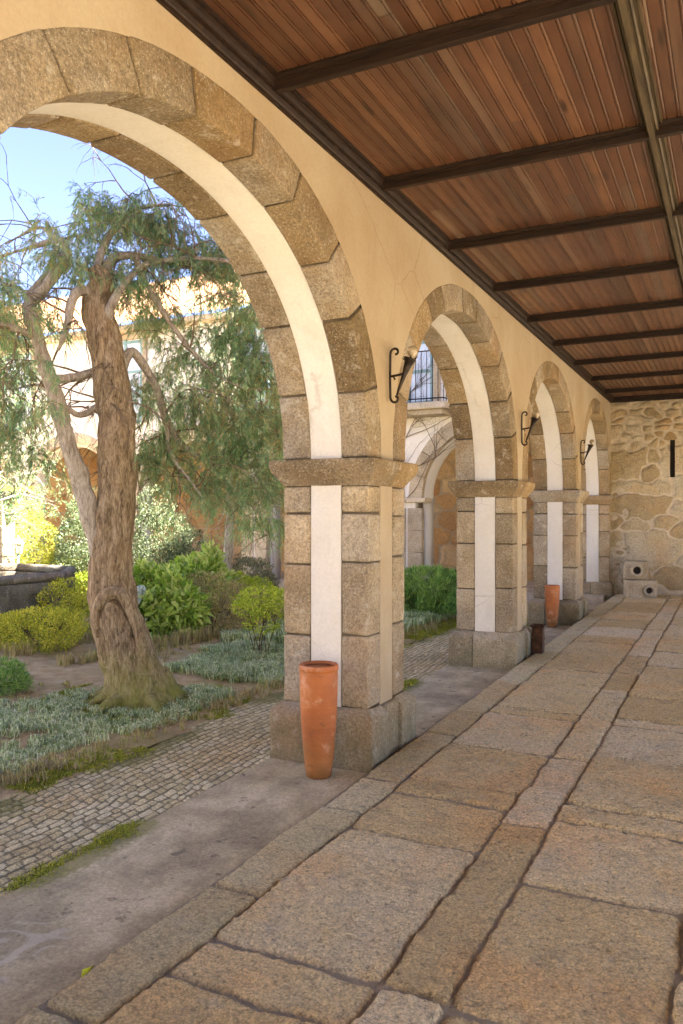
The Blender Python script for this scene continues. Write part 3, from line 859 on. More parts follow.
# ------------------------------------------------------------------ rubble end wall (relief)
def rubble(name, U, Vv, seeds, warp, mapf, mat, parent, gap=.035, depth=.05, flatn=.02, hole=None, seed=0):
    X, Z, Q = grid_mesh(U, Vv); P = np.stack([X, Z, 0 * X], 1)
    wx = X + fbm(P, 2.6, 3, 3 + seed) * warp; wz = Z + fbm(P, 2.6, 3, 29 + seed) * warp
    S = np.array(seeds)   # u, v, su, sv (half sizes)
    D = np.stack([np.sqrt(((wx - s[0]) / s[2]) ** 2 + ((wz - s[1]) / s[3]) ** 2) for s in S], 1)
    o = np.argsort(D, axis=1)[:, :2]
    d1 = np.take_along_axis(D, o[:, :1], 1)[:, 0]; d2 = np.take_along_axis(D, o[:, 1:2], 1)[:, 0]
    size = np.minimum(S[o[:, 0], 2], S[o[:, 0], 3])
    e = (d2 - d1) * size * .5
    h = np.clip((e - gap * .35 - .012 * fbm(P, 9, 2, 6)) / (gap * 1.3), 0, 1); h = h * h * (3 - 2 * h)
    tone = _hash(o[:, 0].astype(np.int64), o[:, 0].astype(np.int64) * 3 + 1, o[:, 0].astype(np.int64) * 0, 7 + seed)
    out = depth * h * (.6 + .4 * tone) + fbm(P, 5, 3, 41) * flatn * (.25 + .75 * h) + fbm(P, 22, 3, 42) * .006
    if hole is not None: 
        keep = hole(X, Z)
        Q = Q[keep[Q].all(axis=1)]
    V = mapf(X, Z, out)
    if parent is not None: V = V - np.array(origin_of(parent))
    return np_mesh(name, V, Q, mat, parent, True, {'tone': tone, 'joint': 1 - np.clip(e / gap, 0, 1), 'moss': np.clip(.30 * np.clip((Z - 2.3) / 1.0, 0, 1), 0, 1)})

endw = thing('rubble_wall', (-.5, 15.8, 0), 'rough rubble end wall with big boulders and a narrow slit window', 'wall')
rs = random.Random(12)
seeds = [(-2.02, .35, .13, .16), (-1.93, .75, .10, .1), (-2.0, 1.15, .1, .16), (-2.05, 1.5, .12, .1), (-1.45, .12, .35, .12), (-1.72, .42, .2, .16),
         (-1.35, .98, .48, .34), (-1.0, .45, .28, .22), (-.55, .62, .36, .5), (-1.62, 1.42, .3, .12), (-1.22, 1.42, .2, .14), (-.9, 1.3, .22, .16), (-.45, 1.35, .34, .26),
         (-1.55, 1.78, .46, .22), (-.95, 1.72, .26, .17), (-.5, 1.85, .3, .22),
         (-1.62, 2.13, .55, .11), (-.75, 2.18, .35, .16), (-1.84, 2.5, .32, .26), (-1.42, 2.42, .2, .15), (-1.32, 2.66, .18, .14), (-1.2, 2.6, .13, .35), (-.9, 2.7, .16, .4), (-.62, 2.5, .25, .2), (-.5, 2.85, .25, .18)]
for z_, n_ in ((2.9, 7), (3.04, 8), (3.2, 7), (3.34, 8), (3.5, 7), (3.66, 8), (3.8, 6)):
    for k in range(n_):
        seeds.append((-2.1 + (k + rs.random() * .7) * 1.9 / n_ + .05, z_ + rs.uniform(-.05, .05), rs.uniform(.10, .2), rs.uniform(.055, .085)))
for k in range(26): seeds.append((rs.uniform(-.2, 1.3), rs.uniform(0, 3.7), rs.uniform(.18, .36), rs.uniform(.12, .24)))
for k in range(12): seeds.append((rs.uniform(-2.1, -1.9), rs.uniform(.3, 2.1), .06, .05))
slit = lambda X, Z: ~((np.abs(X + 1.055) < .026) & (Z > 2.30) & (Z < 2.97))
rubble('masonry', np.arange(XI - .03, 1.27, .021), np.arange(-.05, 3.84, .018), seeds, .13,
       lambda X, Z, o: np.stack([X, 15.80 - o, Z], 1), M['rubble'], endw, gap=.028, depth=.026, hole=slit)
mb = MB(); mb.rawbox(-1.16, -.95, 15.84, 16.1, 2.2, 3.05); mb.build('slit_window', M['dark'], endw, smooth=False)
mb = MB(); mb.rawbox(-2.6, 1.6, 16.1, 16.2, -.2, 4.1); mb.build('wall_core', M['mortar'], endw, smooth=False)

# ------------------------------------------------------------------ sconces
def make_sconce(y):
    z0 = 2.36
    t = thing('wall_sconce', (XI, y, z0), '', 'wall lamp', 'wrought iron torch lamps on the gallery piers')
    x = XI + .012
    def P(a, b, c=0): return (x + a, y + c, z0 + b)
    # back bar with scrolls at both ends
    mb = MB(); pts = []
    for k in range(15):
        a = -PI * .5 + 2 * PI * .82 * (1 - k / 14) ; r_ = .012 + .022 * k / 14
        pts.append(P(.038 + r_ * math.cos(a + PI) * 1.0, .335 + r_ * math.sin(a + PI) + .012))
    sc_top = [P(.045 + (.010 + .026 * (k / 12)) * math.cos(-.5 * PI + k / 12 * 1.5 * PI), .345 + (.010 + .026 * (k / 12)) * math.sin(-.5 * PI + k / 12 * 1.5 * PI)) for k in range(13)]
    sc_bot = [P(.045 + (.010 + .026 * (k / 12)) * math.cos(.5 * PI - k / 12 * 1.5 * PI), .035 + (.010 + .026 * (k / 12)) * math.sin(.5 * PI - k / 12 * 1.5 * PI)) for k in range(13)]
    mb.tube(sc_top + [P(.008, .33), P(.006, .19), P(.008, .05)] + sc_bot[::-1], .0085, 8)
    mb.build('scroll_bracket', M['iron'], t)
    mb = MB(); mb.tube([P(.005, .185), P(.06, .19), P(.11, .20)], .0085, 8)
    mb.tube([P(.03, .178), P(.045, .165), P(.035, .16)], .005, 6)
    mb.build('arm', M['iron'], t)
    # tapering torch holder leaning out
    ax0 = Vector(P(.055, .055)); ax1 = Vector(P(.155, .30))
    ts = [0, .12, .55, .8, .93, .96, 1.0]; rr_ = [.006, .009, .017, .027, .036, .046, .040]
    mb = MB(); mb.tube([ax0.lerp(ax1, t_) for t_ in ts], rr_, 12)
    for k in range(6):
        a = 2 * PI * k / 6
        b = ax0.lerp(ax1, .95) + Vector((math.cos(a) * .036, math.sin(a) * .036, 0)); mb.tube([b, b + Vector((math.cos(a) * .02, math.sin(a) * .02, .018))], [.006, .002], 5)
    mb.build('torch_holder', M['iron'], t)
    mb = MB(); c = ax1 + (ax1 - ax0).normalized() * .035
    mb.lathe([(.0001, -.045), (.016, -.04), (.02, -.02), (.034, .0), (.036, .018), (.028, .036), (.012, .046), (.0001, .048)], c, 16)
    mb.build('bulb', M['bulb'], t)
    return t
sc = make_sconce(5.03); sc['label'] = 'largest wrought iron torch lamp, on the nearest pier beside the second arch'
for (yy, lab) in ((8.75, 'wrought iron torch lamp between the second and third arches'), (12.46, 'smallest wrought iron torch lamp, before the arch nearest the rubble wall'),
                  ):
    c_ = copy_tree(sc); c_.location = (XI, yy, 2.36); c_['label'] = lab

# ------------------------------------------------------------------ terracotta pots
def make_pot(x, y, z):
    t = thing('terracotta_pot', (x, y, z), '', 'pot', 'tall terracotta pots')
    mb = MB()
    prof = [(.0001, .0), (.072, .0), (.078, .006), (.086, .05), (.097, .16), (.108, .30), (.116, .44), (.120, .56), (.1205, .66), (.1195, .667), (.1235, .671), (.1255, .683), (.1235, .700), (.118, .706), (.108, .707), (.104, .700), (.103, .688)]
    mb.lathe(prof, (x, y, z), 48); mb.build('body', M['terracotta'], t)
    mb = MB(); mb.lathe([(.1035, .676), (.100, .679), (.097, .683), (.03, .686), (.022, .690), (.0001, .691)], (x, y, z), 48); mb.build('lid', M['terracotta'], t)
    return t
p1 = make_pot(-2.36, 4.44, -.043); p1['label'] = 'large foreground terracotta pot standing against the nearest pier'
p2 = copy_tree(p1); p2.location = (-2.43, 11.87, -.045); p2.scale = (.88, .88, .87); p2['label'] = 'small looking distant terracotta pot at the foot of the third pier'

# rusty box beside second pier
bx_, by_ = -2.0, 9.02; bz = float(rise(by_))
t = thing('rusty_box', (bx_, by_, bz), 'small rusty metal box with a flared open top at the foot of the second pier', 'box')
def sqloop(mb, prof, c, tone=.5):
    V = []
    for (r, z) in prof:
        for sx, sy in ((-1, -1), (1, -1), (1, 1), (-1, 1)): V.append((c[0] + sx * r, c[1] + sy * r, c[2] + z))
    Qq = [(i * 4 + k, i * 4 + (k + 1) % 4, (i + 1) * 4 + (k + 1) % 4, (i + 1) * 4 + k) for i in range(len(prof) - 1) for k in range(4)]
    mb.add(V, Qq, tone=tone)
mb = MB(); sqloop(mb, [(.055, 0), (.056, .14), (.060, .145), (.060, .16), (.056, .165), (.058, .29), (.052, .29), (.050, .05), (.0, .05)], (bx_, by_, bz)); mb.build('body', M['rust'], t, smooth=False)
mb = MB(); sqloop(mb, [(.058, .285), (.078, .305), (.078, .315), (.070, .315), (.05, .29)], (bx_, by_, bz)); mb.build('flared_rim', M['rust'], t, smooth=False)

# carved stones at the end wall
def carved(name_label, cx, cy, cz, w, d_, h, rz, hole_u, hole_z, R, face='-y'):
    t = thing('carved_stone', (cx, cy, cz), name_label, 'stone block', 'old carved stones with round holes')
    rot = Matrix.Rotation(rz, 3, 'Z')
    def fn(V):
        return np.array([tuple(rot @ Vector(v)) for v in V]) + np.array([cx, cy, cz])
    mb = MB(); mb.block(-w / 2, w / 2, -d_ / 2, d_ / 2, 0, h, .03, .05, .012, fn); mb.build('block', M['granite_block'], t)
    mb = MB(); c = rot @ Vector((hole_u, -d_ / 2 - .004, hole_z)) + Vector((cx, cy, cz))
    rm = (Matrix.Rotation(rz, 4, 'Z') @ Matrix.Rotation(PI / 2, 4, 'X'))
    mb.lathe([(R, -.01), (R, .045), (R * .86, .065), (R * .62, .05), (R * .56, .0), (R * .55, -.01)], c, 28, rot=rm); mb.build('raised_ring', M['granite_block'], t)
    mb = MB(); mb.lathe([(R * .56, .006), (R * .3, .007), (.0001, .008)], c, 24, rot=rm); mb.build('hole', M['dark'], t)
    return t
zf = float(rise(15.2)) - .005
def xat(px, y):   # gallery x seen at column px for a row y
    k = (737 - px) / 890.6
    return -(k * CT * y) / (1 - k * ST)
carved('lower carved granite block of the two, hole in its right hand face', xat(640, 15.25), 15.28, zf, .50, .36, .33, .42, .09, .15, .095)
carved('upper carved granite block of the two, round hole with a thick raised rim', xat(635.5, 15.28), 15.32, zf + .335, .42, .30, .33, .12, .02, .165, .115)

# ------------------------------------------------------------------ far wing of the cloister
YF = 15.62
wing = thing('cloister_wing', (-12, YF, 0), 'whitewashed courtyard wing with stone arches, upper balcony and orange tile roof', 'building')
centers = [-4.32 - 3.78 * k for k in range(7)]; AH = 1.55
def wing_wall():
    mb = MB()
    for k, cx in enumerate(centers):
        hi = cx + 1.89 if k else -2.80; lo = cx - 1.89
        ph = np.linspace(0, PI, 41); ca, sa = np.cos(ph), np.sin(ph)
        Ae = AH + .30
        xe = cx + Ae * ca; ze = 1.95 + Ae * .98 * sa
        xe = np.clip(xe, lo, hi)
        xs_ = np.concatenate([[hi, hi], [cx + Ae if cx + Ae < hi else hi], xe, [cx - Ae if cx - Ae > lo else lo], [lo, lo]])
        # simple fan strip from the opening to the top
        xx = np.concatenate([[hi], xe, [lo]]); zz = np.concatenate([[1.95], ze, [1.95]])
        xt = hi + (lo - hi) * np.linspace(0, 1, len(xx))
        V = np.concatenate([np.stack([xx, np.full(len(xx), YF), zz], 1), np.stack([xt, np.full(len(xx), YF), np.full(len(xx), 6.35)], 1)])
        n_ = len(xx); mb.add(V, [(i, i + 1, n_ + i + 1, n_ + i) for i in range(n_ - 1)])
        # pier below springing
        if k: pass
        x0, x1 = cx - AH - .68, cx - AH
        mb.rawbox(x0 + .15, x1 - .15, YF - .0, YF + .5, -.1, 1.97)
    mb.build('wall', M['plaster_wing'], wing, smooth=False)
wing_wall()
for k, cx in enumerate(centers):
    mb = MB(); n = 11
    for i in range(n):
        p0, p1 = PI * i / n, PI * (i + 1) / n; L = (p1 - p0) * 1.7
        def fn(V, p0=p0, p1=p1, L=L, cx=cx):
            ph = p0 + (p1 - p0) * V[:, 1] / L; w = V[:, 2]
            return np.stack([np.minimum(cx + (AH + w) * np.cos(ph), -2.80 - .01 * w), V[:, 0], 1.95 + (AH + w) * .98 * np.sin(ph)], 1)
        mb.block(YF - .02, YF + .3, .003, L - .003, .0, .30, .012, .12, .003, fn)
    mb.build('arch_ring', M['granite_block'], wing)
    mb = MB(); ph = np.linspace(0, PI, 33)
    V = np.concatenate([np.stack([cx + (AH - .06) * np.cos(ph), 0 * ph + YF + .12 + yy, 1.95 + (AH - .06) * .98 * np.sin(ph)], 1) for yy in (0, .4)] +
                       [np.stack([cx + (AH + .02) * np.cos(ph), 0 * ph + YF + .12, 1.95 + (AH + .02) * .98 * np.sin(ph)], 1)])
    n_ = len(ph); mb.add(V, [(i, i + 1, n_ + i + 1, n_ + i) for i in range(n_ - 1)] + [(2 * n_ + i, 2 * n_ + i + 1, i + 1, i) for i in range(n_ - 1)])
    mb.rawbox(cx - AH - .02, cx - AH + .07, YF + .12, YF + .52, -.1, 1.95)
    if k: mb.rawbox(cx + AH - .07, cx + AH + .02, YF + .12, YF + .52, -.1, 1.95)
    mb.build('soffit_plaster', M['plaster_white'], wing)
    mb = MB()
    for xa, xb in ((cx - AH - .32, cx - AH + .0), (cx + AH, cx + AH + .32)):
        if xb > -2.6: continue
        zz = -.1
        for h_ in (.42, .5, .45, .48):
            mb.block(xa, xb, YF - .02, YF + .3, zz, min(zz + h_, 1.87) - .005, .012, .12, .004); zz += h_
        mb.block(xa - .08, xb + .10 if xa < cx else xb + .06, YF - .09, YF + .33, 1.86, 1.96, .015, .1, .003)
        mb.build('pier_stones', M['granite_block'], wing); mb = MB()
rs = random.Random(77); seeds = []
xx = -30.0
for row_, z_ in enumerate(np.arange(.2, 3.9, .42)):
    u = -29 + rs.random()
    while u < -2.2:
        w_ = rs.uniform(.25, .5); seeds.append((u, z_ + rs.uniform(-.06, .06), w_, rs.uniform(.17, .26))); u += w_ * 1.7
def rub_chunk(u0, u1):
    ss = [s for s in seeds if u0 - 1 < s[0] < u1 + 1]
    rubble('back_masonry', np.arange(u0, u1 + .04, .04), np.arange(-.05, 4.0, .04), ss, .10,
           lambda X, Z, o: np.stack([X, YF + 2.6 - o, Z], 1), M['rubble_far'], wing, gap=.03, depth=.05, seed=5)
for u0 in (-8.2, -14.2, -20.2, -26.2): rub_chunk(u0, u0 + 6.0)
mb = MB(); mb.rawbox(-30, -2.2, YF + 2.75, YF + 3.0, -.2, 6.3); mb.rawbox(-30, -2.2, YF + .5, YF + 2.8, 3.75, 3.95)
mb.rawbox(-2.75, -2.35, YF + .6, YF + 2.7, -.1, 4.0)
mb.build('wing_core', M['plaster_wing'], wing, smooth=False)
mb = MB(); mb.rawbox(-30, -2.2, YF - .3, YF + 2.7, -.2, -.0 + .11); mb.build('gallery_floor', M['granite_block'], wing, smooth=False)
# roof
mb = MB(); xs_ = np.arange(-30, -2.0, .035); vs = np.linspace(0, 1, 26)
X, T, Q = grid_mesh(xs_, vs)
Z = 6.30 + T * 2.4 + .05 * np.abs(np.sin(X * PI / .22)) - .025 * (T * 25 % 1.0) * 0 + fbm(np.stack([X, T * 4, 0 * X], 1), 3, 2, 3) * .012
mb.add(np.stack([X, YF - .45 + T * 4.2, Z], 1), Q); mb.build('roof', M['roof'], wing)
mb = MB(); mb.block(-30, -2.0, YF - .38, YF + .1, 6.16, 6.29, .02, .6); mb.build('cornice', M['granite_block'], wing)
# french doors + balconies on the upper floor
def door_with_balcony(cx, balcony=True):
    mb = MB(); mb.block(cx - .68, cx - .54, YF - .05, YF + .05, 3.9, 6.0, .01, .3); mb.block(cx + .54, cx + .68, YF - .05, YF + .05, 3.9, 6.0, .01, .3); mb.block(cx - .75, cx + .75, YF - .06, YF + .05, 6.0, 6.14, .01, .3)
    s_ = mb.build('door_surround', M['granite_block'], wing)
    mb = MB()
    for a, b in ((-.54, -.47), (-.04, .04), (.47, .54)): mb.rawbox(cx + a, cx + b, YF - .03, YF + .02, 3.9, 6.0)
    for z_ in (3.9, 4.55, 5.15, 5.9): mb.rawbox(cx - .47, cx + .47, YF - .027, YF + .018, z_, z_ + .07)
    d_ = mb.build('french_door', M['joinery'], wing, smooth=False)
    mb = MB(); mb.rawbox(cx - .5, cx + .5, YF - .012, YF - .004, 3.93, 5.95); mb.build('glass_pane', M['glass'], d_, smooth=False)
    if balcony:
        w = .95
        mb = MB(); mb.block(cx - w - .06, cx + w + .06, YF - .62, YF - .002, 3.72, 3.86, .02, .1, .006); mb.block(cx - w + .04, cx + w - .04, YF - .5, YF - .002, 3.62, 3.72, .02, .1, .006)
        b_ = mb.build('balcony', M['granite_block'], wing)
        mb = MB()
        for z_ in (3.93, 4.88):
            mb.tube([(cx - w, YF, z_), (cx - w, YF - .57, z_), (cx + w, YF - .57, z_), (cx + w, YF, z_)], .013, 6)
        k = -w
        while k <= w + .001: mb.tube([(cx + k, YF - .57, 3.84), (cx + k, YF - .57, 4.88)], .0085, 6); k += w / 8
        for yy in (.14, .28, .42):
            for sx in (-1, 1): mb.tube([(cx + sx * w, YF - yy, 3.84), (cx + sx * w, YF - yy, 4.88)], .0085, 6)
        mb.build('railing', M['iron'], b_)
door_with_balcony(-6.15); door_with_balcony(-10.0); 
for cx in (-13.8, -17.6, -21.4): door_with_balcony(cx, False)
# west wing closing the courtyard on the left
ww = thing('west_wing', (-27, 8, 0), 'plain pale courtyard wing closing the garden at the far left', 'building')
mb = MB(); mb.block(-27.4, -27, -8, YF + 3, -.2, 6.2, .02, 1.0); mb.build('wall', M['plaster_wing'], ww)

# bare climbing vine on the wing wall
mb = MB(); rv = random.Random(5)
def vine(p, d, L, r, depth):
    pts = [p]; n = max(3, int(L / .12))
    for k in range(n):
        d = (d + Vector((rv.uniform(-.25, .25), 0, rv.uniform(-.22, .25)))).normalized(); pts.append(pts[-1] + d * L / n)
    pts = [Vector((q.x, YF - .02 - .03 * abs(math.sin(i * .9)), q.z)) for i, q in enumerate(pts)]
    mb.tube(pts, [r * (1 - .6 * i / n) for i in range(n + 1)], 5, cap=False)
    if depth > 0:
        for k in range(4 if depth > 1 else 3):
            i = rv.randint(1, n); sgn = rv.choice((-1, 1))
            vine(pts[i], Vector((d.x + sgn * rv.uniform(.2, .9), 0, d.z + rv.uniform(-.5, .6))).normalized(), L * rv.uniform(.4, .7), r * .6, depth - 1)
vine(Vector((-7.2, YF, .1)), Vector((.1, 0, 1)), 3.0, .02, 1)
vine(Vector((-7.0, YF, 2.2)), Vector((.8, 0, .5)), 1.8, .012, 3)
vine(Vector((-7.0, YF, 2.9)), Vector((.9, 0, .15)), 1.7, .012, 3)
vine(Vector((-7.0, YF, 3.2)), Vector((.8, 0, .8)), 1.6, .012, 3)
vm = mb.build('climbing_vine', M['stem']); tag(vm, 'bare climbing vine branches on the white wall below the balcony', 'vine')

# ------------------------------------------------------------------ foliage helpers
def unit(n, rs_):
    v = rs_.normal(size=(n, 3)); return v / np.linalg.norm(v, axis=1)[:, None]
def leaves(P, D, L, W, rs_, fold=.25):
    """diamond leaves at P along D (N,3); L, W arrays"""
    n = len(P)
    side = np.cross(D, rs_.normal(size=(n, 3))); side /= np.linalg.norm(side, axis=1)[:, None] + 1e-9
    nr = np.cross(D, side)
    L = np.asarray(L)[:, None] * np.ones((n, 1)); W = np.asarray(W)[:, None] * np.ones((n, 1))
    a = P; b = P + D * L * .45 + side * W * .5 + nr * W * fold; c = P + D * L; d = P + D * L * .45 - side * W * .5 + nr * W * fold
    V = np.stack([a, b, c, d], 1).reshape(-1, 3)
    Q = np.arange(n * 4).reshape(-1, 4)
    return V, Q

def shrub(name, label, cat, loc, lobes, n, L, W, mat, stems=7, up=.35, seed=1, group=None, stemmat='stem', fill=.55, crown_name='foliage', clump=.9, droop=0.0):
    """lobes: (dx,dy,dz,rx,ry,rz). leaves near the lobe surfaces, with holes from noise"""
    rs_ = np.random.RandomState(seed)
    t = thing(name, loc, label, cat, group)
    loc = np.array(loc)
    wts = np.array([l[3] * l[4] + l[5] * l[3] for l in lobes]); wts = wts / wts.sum()
    Vs = []; Qs = []; off = 0
    for l, w in zip(lobes, wts):
        m_ = int(n * w * 1.8)
        u = unit(m_, rs_); rad = rs_.rand(m_) ** (1 / 3.0) * (1 - fill) + fill
        rad = np.clip(rad + fbm(u * 1.0 + seed, 2.6, 3, seed) * .28, .1, 1.25)
        p = np.stack([l[0] + u[:, 0] * rad * l[3], l[1] + u[:, 1] * rad * l[4], l[2] + u[:, 2] * rad * l[5]], 1)
        keep = (fbm(p, 7.0 / max(.3, l[3] * 2), 3, seed + 9) > -.18 * clump) & (p[:, 2] > -.0)
        p = p[keep][: int(n * w)]; u = u[keep][: int(n * w)]
        d = u * .8 + rs_.normal(size=p.shape) * .55; d[:, 2] += up - droop
        d /= np.linalg.norm(d, axis=1)[:, None]
        k = len(p)
        V, Q = leaves(p + loc, d, L * rs_.uniform(.6, 1.3, k), W * rs_.uniform(.6, 1.3, k), rs_)
        Vs.append(V); Qs.append(Q + off); off += len(V)
    o = np_mesh(crown_name, np.concatenate(Vs) - loc, np.concatenate(Qs), M[mat], t, False)
    mb = MB(); rr_ = random.Random(seed)
    for k in range(stems):
        l = lobes[k % len(lobes)]
        b = Vector((rr_.uniform(-.06, .06) + l[0] * .2, rr_.uniform(-.06, .06) + l[1] * .2, -.05))
        e = Vector((l[0] + rr_.uniform(-.6, .6) * l[3], l[1] + rr_.uniform(-.6, .6) * l[4], l[2] + rr_.uniform(-.1, .7) * l[5]))
        mid = b.lerp(e, .5) + Vector((rr_.uniform(-.06, .06), rr_.uniform(-.06, .06), .03))
        pl = Vector(tuple(loc)); rad = max(.006, .018 * l[3])
        mb.tube([pl + b, pl + mid, pl + e], [rad, rad * .7, rad * .3], 6, cap=False)
        for j in range(3):
            e2 = mid.lerp(e, .4) + Vector((rr_.uniform(-.5, .5) * l[3], rr_.uniform(-.5, .5) * l[4], rr_.uniform(0, .5) * l[5]))
            mb.tube([pl + mid, pl + (mid + e2) / 2 + Vector((0, 0, .03)), pl + e2], [rad * .5, rad * .4, rad * .2], 5, cap=False)
    mb.build('stems', M[stemmat], t)
    return t

def gat(px, py, z=0.0):
    """ground point for an image column/row at height z"""
    d = (CAM_H - z) / ((py - 515.0) / F_PX)
    p = at(px, py, d); return (p.x, p.y, z)

# ------------------------------------------------------------------ the old tree
tree_d = 7.05
tb = at(138, 700, tree_d)
tree = thing('old_tree', (tb.x, tb.y, .0), 'old leaning double trunked tree with a scarred base and drooping feathery foliage', 'tree')
def A(px, py, dd=0.0): return at(px, py, tree_d + dd)
def smooth_path(pts, n=8):
    """catmull-rom through (Vector, radius)"""
    out = []
    for i in range(len(pts) - 1):
        p0 = pts[max(0, i - 1)]; p1 = pts[i]; p2 = pts[i + 1]; p3 = pts[min(len(pts) - 1, i + 2)]
        for k in range(n):
            t_ = k / n
            def cr_(a, b, c, d): return .5 * ((2 * b) + (c - a) * t_ + (2 * a - 5 * b + 4 * c - d) * t_ ** 2 + (3 * b - a - 3 * c + d) * t_ ** 3)
            out.append((cr_(p0[0], p1[0], p2[0], p3[0]), max(.002, cr_(p0[1], p1[1], p2[1], p3[1]))))
    out.append(pts[-1]); return out
mpx = tree_d / F_PX
main = [(A(145, 712), 44), (A(140, 695), 36), (A(134, 672), 29), (A(126, 648), 26), (A(117, 620), 24.5), (A(112, 595), 23), (A(111, 568), 21.5), (A(113, 535), 20.5), (A(117, 500), 20.5), (A(118, 460), 20),
        (A(117, 420), 19.5), (A(112, 385), 19), (A(106, 350), 18), (A(100, 322), 16), (A(98, 300), 14), (A(101, 282), 12), (A(96, 268), 9)]
main = smooth_path([(p, r * (1.0 if r > 22 else .92) * mpx) for p, r in main], 9)
sec = [(A(112, 590, .02), 12), (A(103, 560, -.02), 14.5), (A(94, 525, -.05), 13.5), (A(84, 490, -.1), 12.5), (A(72, 455, -.14), 11.5), (A(60, 415, -.18), 11), (A(48, 375, -.2), 10), (A(38, 340, -.22), 9), (A(30, 310, -.2), 8), (A(34, 290, -.15), 6.5), (A(50, 272, -.1), 5)]
sec = smooth_path([(p, r * .76 * mpx) for p, r in sec], 7)
mb = MB()
mb.tube([p for p, r in main], [r for p, r in main], 56, rough=.03, ridge=.030, nsc=5, tone=.5, seed=3)
# buttress roots
rr = random.Random(4)
for k in range(9):
    a = 2 * PI * k / 9 + rr.uniform(-.2, .2)
    c = A(140, 680); R_ = rr.uniform(.32, .46)
    p0 = c + Vector((math.cos(a) * .19, math.sin(a) * .19, .06)); p1 = c + Vector((math.cos(a) * .27, math.sin(a) * .27, -.10))
    p2 = Vector((c.x + math.cos(a) * R_, c.y + math.sin(a) * R_, .01)); p3 = Vector((c.x + math.cos(a) * (R_ + .2), c.y + math.sin(a) * (R_ + .2), -.06))
    pp = smooth_path([(p0, .075), (p1, .07), (p2, .042), (p3, .015)], 5)
    mb.tube([p for p, r in pp], [r for p, r in pp], 14, rough=.02, ridge=.012, nsc=9, seed=k)
trunk = mb.build('trunk', M['bark'], tree)
mb = MB(); mb.tube([p for p, r in sec], [r for p, r in sec], 32, rough=.03, ridge=.012, nsc=6, seed=9)
mb.build('second_trunk', M['bark_pale'], tree)
# scar: an inverted U of rolled bark with a dead stub inside (faces the viewer)
tocam = Vector((-tb.x, -tb.y, 0)).normalized(); rt = Vector((CT, ST, 0))
def S(px, py, out): 
    return A(px, py) + tocam * out
mb = MB()
arch_pts = [(99, 634, .175, 2.5), (97, 614, .18, 4.5), (101, 600, .18, 6), (110, 591, .19, 6.5), (120, 592, .19, 6), (128, 602, .18, 5.5), (135, 620, .165, 5), (142, 645, .165, 4.5), (156, 678, .17, 3)]
pp = smooth_path([(S(a, b, c), r * mpx) for a, b, c, r in arch_pts], 6)
mb.tube([p for p, r in pp], [r for p, r in pp], 14, rough=.014, ridge=.006, nsc=14)
mb.build('scar_rim', M['bark'], trunk)
mb = MB(); pp = smooth_path([(S(103, 606, .163), 2 * mpx), (S(110, 600, .172), 3.2 * mpx), (S(119, 601, .172), 3.6 * mpx), (S(126, 612, .158), 2.6 * mpx), (S(132, 630, .148), 1 * mpx)], 5)
mb.tube([p for p, r in pp], [r for p, r in pp], 20, rough=.01); mb.build('hollow_shade', M['stem'], trunk)  # dark strand stands in for the shade under the scar rim
mb = MB()
pp = smooth_path([(S(110, 605, .185), 3.5 * mpx), (S(112, 612, .19), 7 * mpx), (S(116, 632, .18), 9.5 * mpx), (S(124, 660, .165), 12 * mpx), (S(134, 694, .16), 13 * mpx)], 6)
mb.tube([p for p, r in pp], [r for p, r in pp], 24, rough=.022, ridge=.02, nsc=12)
mb.build('dead_stub', M['bark'], trunk)

# limbs
limbs = []
def limb(pts, mat='twig', sides=12, rough=.012):
    pp = smooth_path([(at(px, py, tree_d + dd), r * .66 * mpx) for px, py, dd, r in pts], 6)
    limbs.append((pp, mat, sides, rough)); return pp
L1 = limb([(116, 385, 0, 8), (130, 352, .1, 8), (145, 368, .2, 7), (158, 392, .3, 6.5), (166, 420, .4, 6), (182, 445, .5, 5.5), (210, 462, .6, 5), (240, 468, .7, 4), (275, 462, .8, 3)])
L2 = limb([(104, 330, 0, 10), (116, 296, -.1, 6), (140, 268, .1, 4.5), (160, 262, .15, 3.8), (190, 258, 0, 3.2), (232, 262, -.1, 3.5), (270, 275, 0, 2.5)])
L3 = limb([(98, 285, 0, 9), (110, 262, .1, 8), (130, 255, .15, 6), (165, 262, .2, 4.5), (200, 270, .3, 3), (240, 285, .4, 2)])
L4 = limb([(52, 380, -.2, 8), (70, 378, -.1, 7), (88, 374, 0, 6), (104, 368, .1, 6)])
L5 = limb([(34, 300, -.2, 9), (52, 278, -.15, 8), (66, 258, -.1, 6.5), (60, 240, 0, 5), (40, 245, 0, 3.5), (15, 252, 0, 2.5), (-15, 262, 0, 2)])
L6 = limb([(100, 300, 0, 9), (82, 290, -.1, 8), (72, 300, -.2, 7), (66, 330, -.25, 5), (58, 350, -.2, 3)])
L7 = limb([(98, 275, 0, 7), (102, 250, .1, 6), (118, 225, .2, 5), (140, 208, .2, 3.5), (170, 205, .2, 2.5)])
L8 = limb([(135, 256, .1, 5), (150, 290, .2, 4), (175, 330, .3, 3.5), (205, 365, .4, 3), (235, 385, .45, 2.2), (262, 390, .5, 1.5)])
L9 = limb([(40, 340, -.2, 6), (20, 330, -.3, 5), (-5, 325, -.35, 4), (-40, 335, -.4, 3)])
L10 = limb([(166, 420, .4, 4), (172, 455, .3, 3.5), (190, 480, .2, 2.5), (205, 500, .1, 1.5)])
L11 = limb([(58, 400, -.2, 5), (78, 415, -.1, 4.5), (95, 408, 0, 5), (108, 395, .05, 5)])
L12 = limb([(210, 462, .6, 3), (230, 490, .55, 2.5), (256, 510, .5, 2), (270, 545, .5, 1.2)])
L13 = limb([(60, 258, -.1, 4), (48, 232, 0, 3), (36, 228, 0, 2), (20, 236, 0, 1.5), (5, 244, 0, 1)])
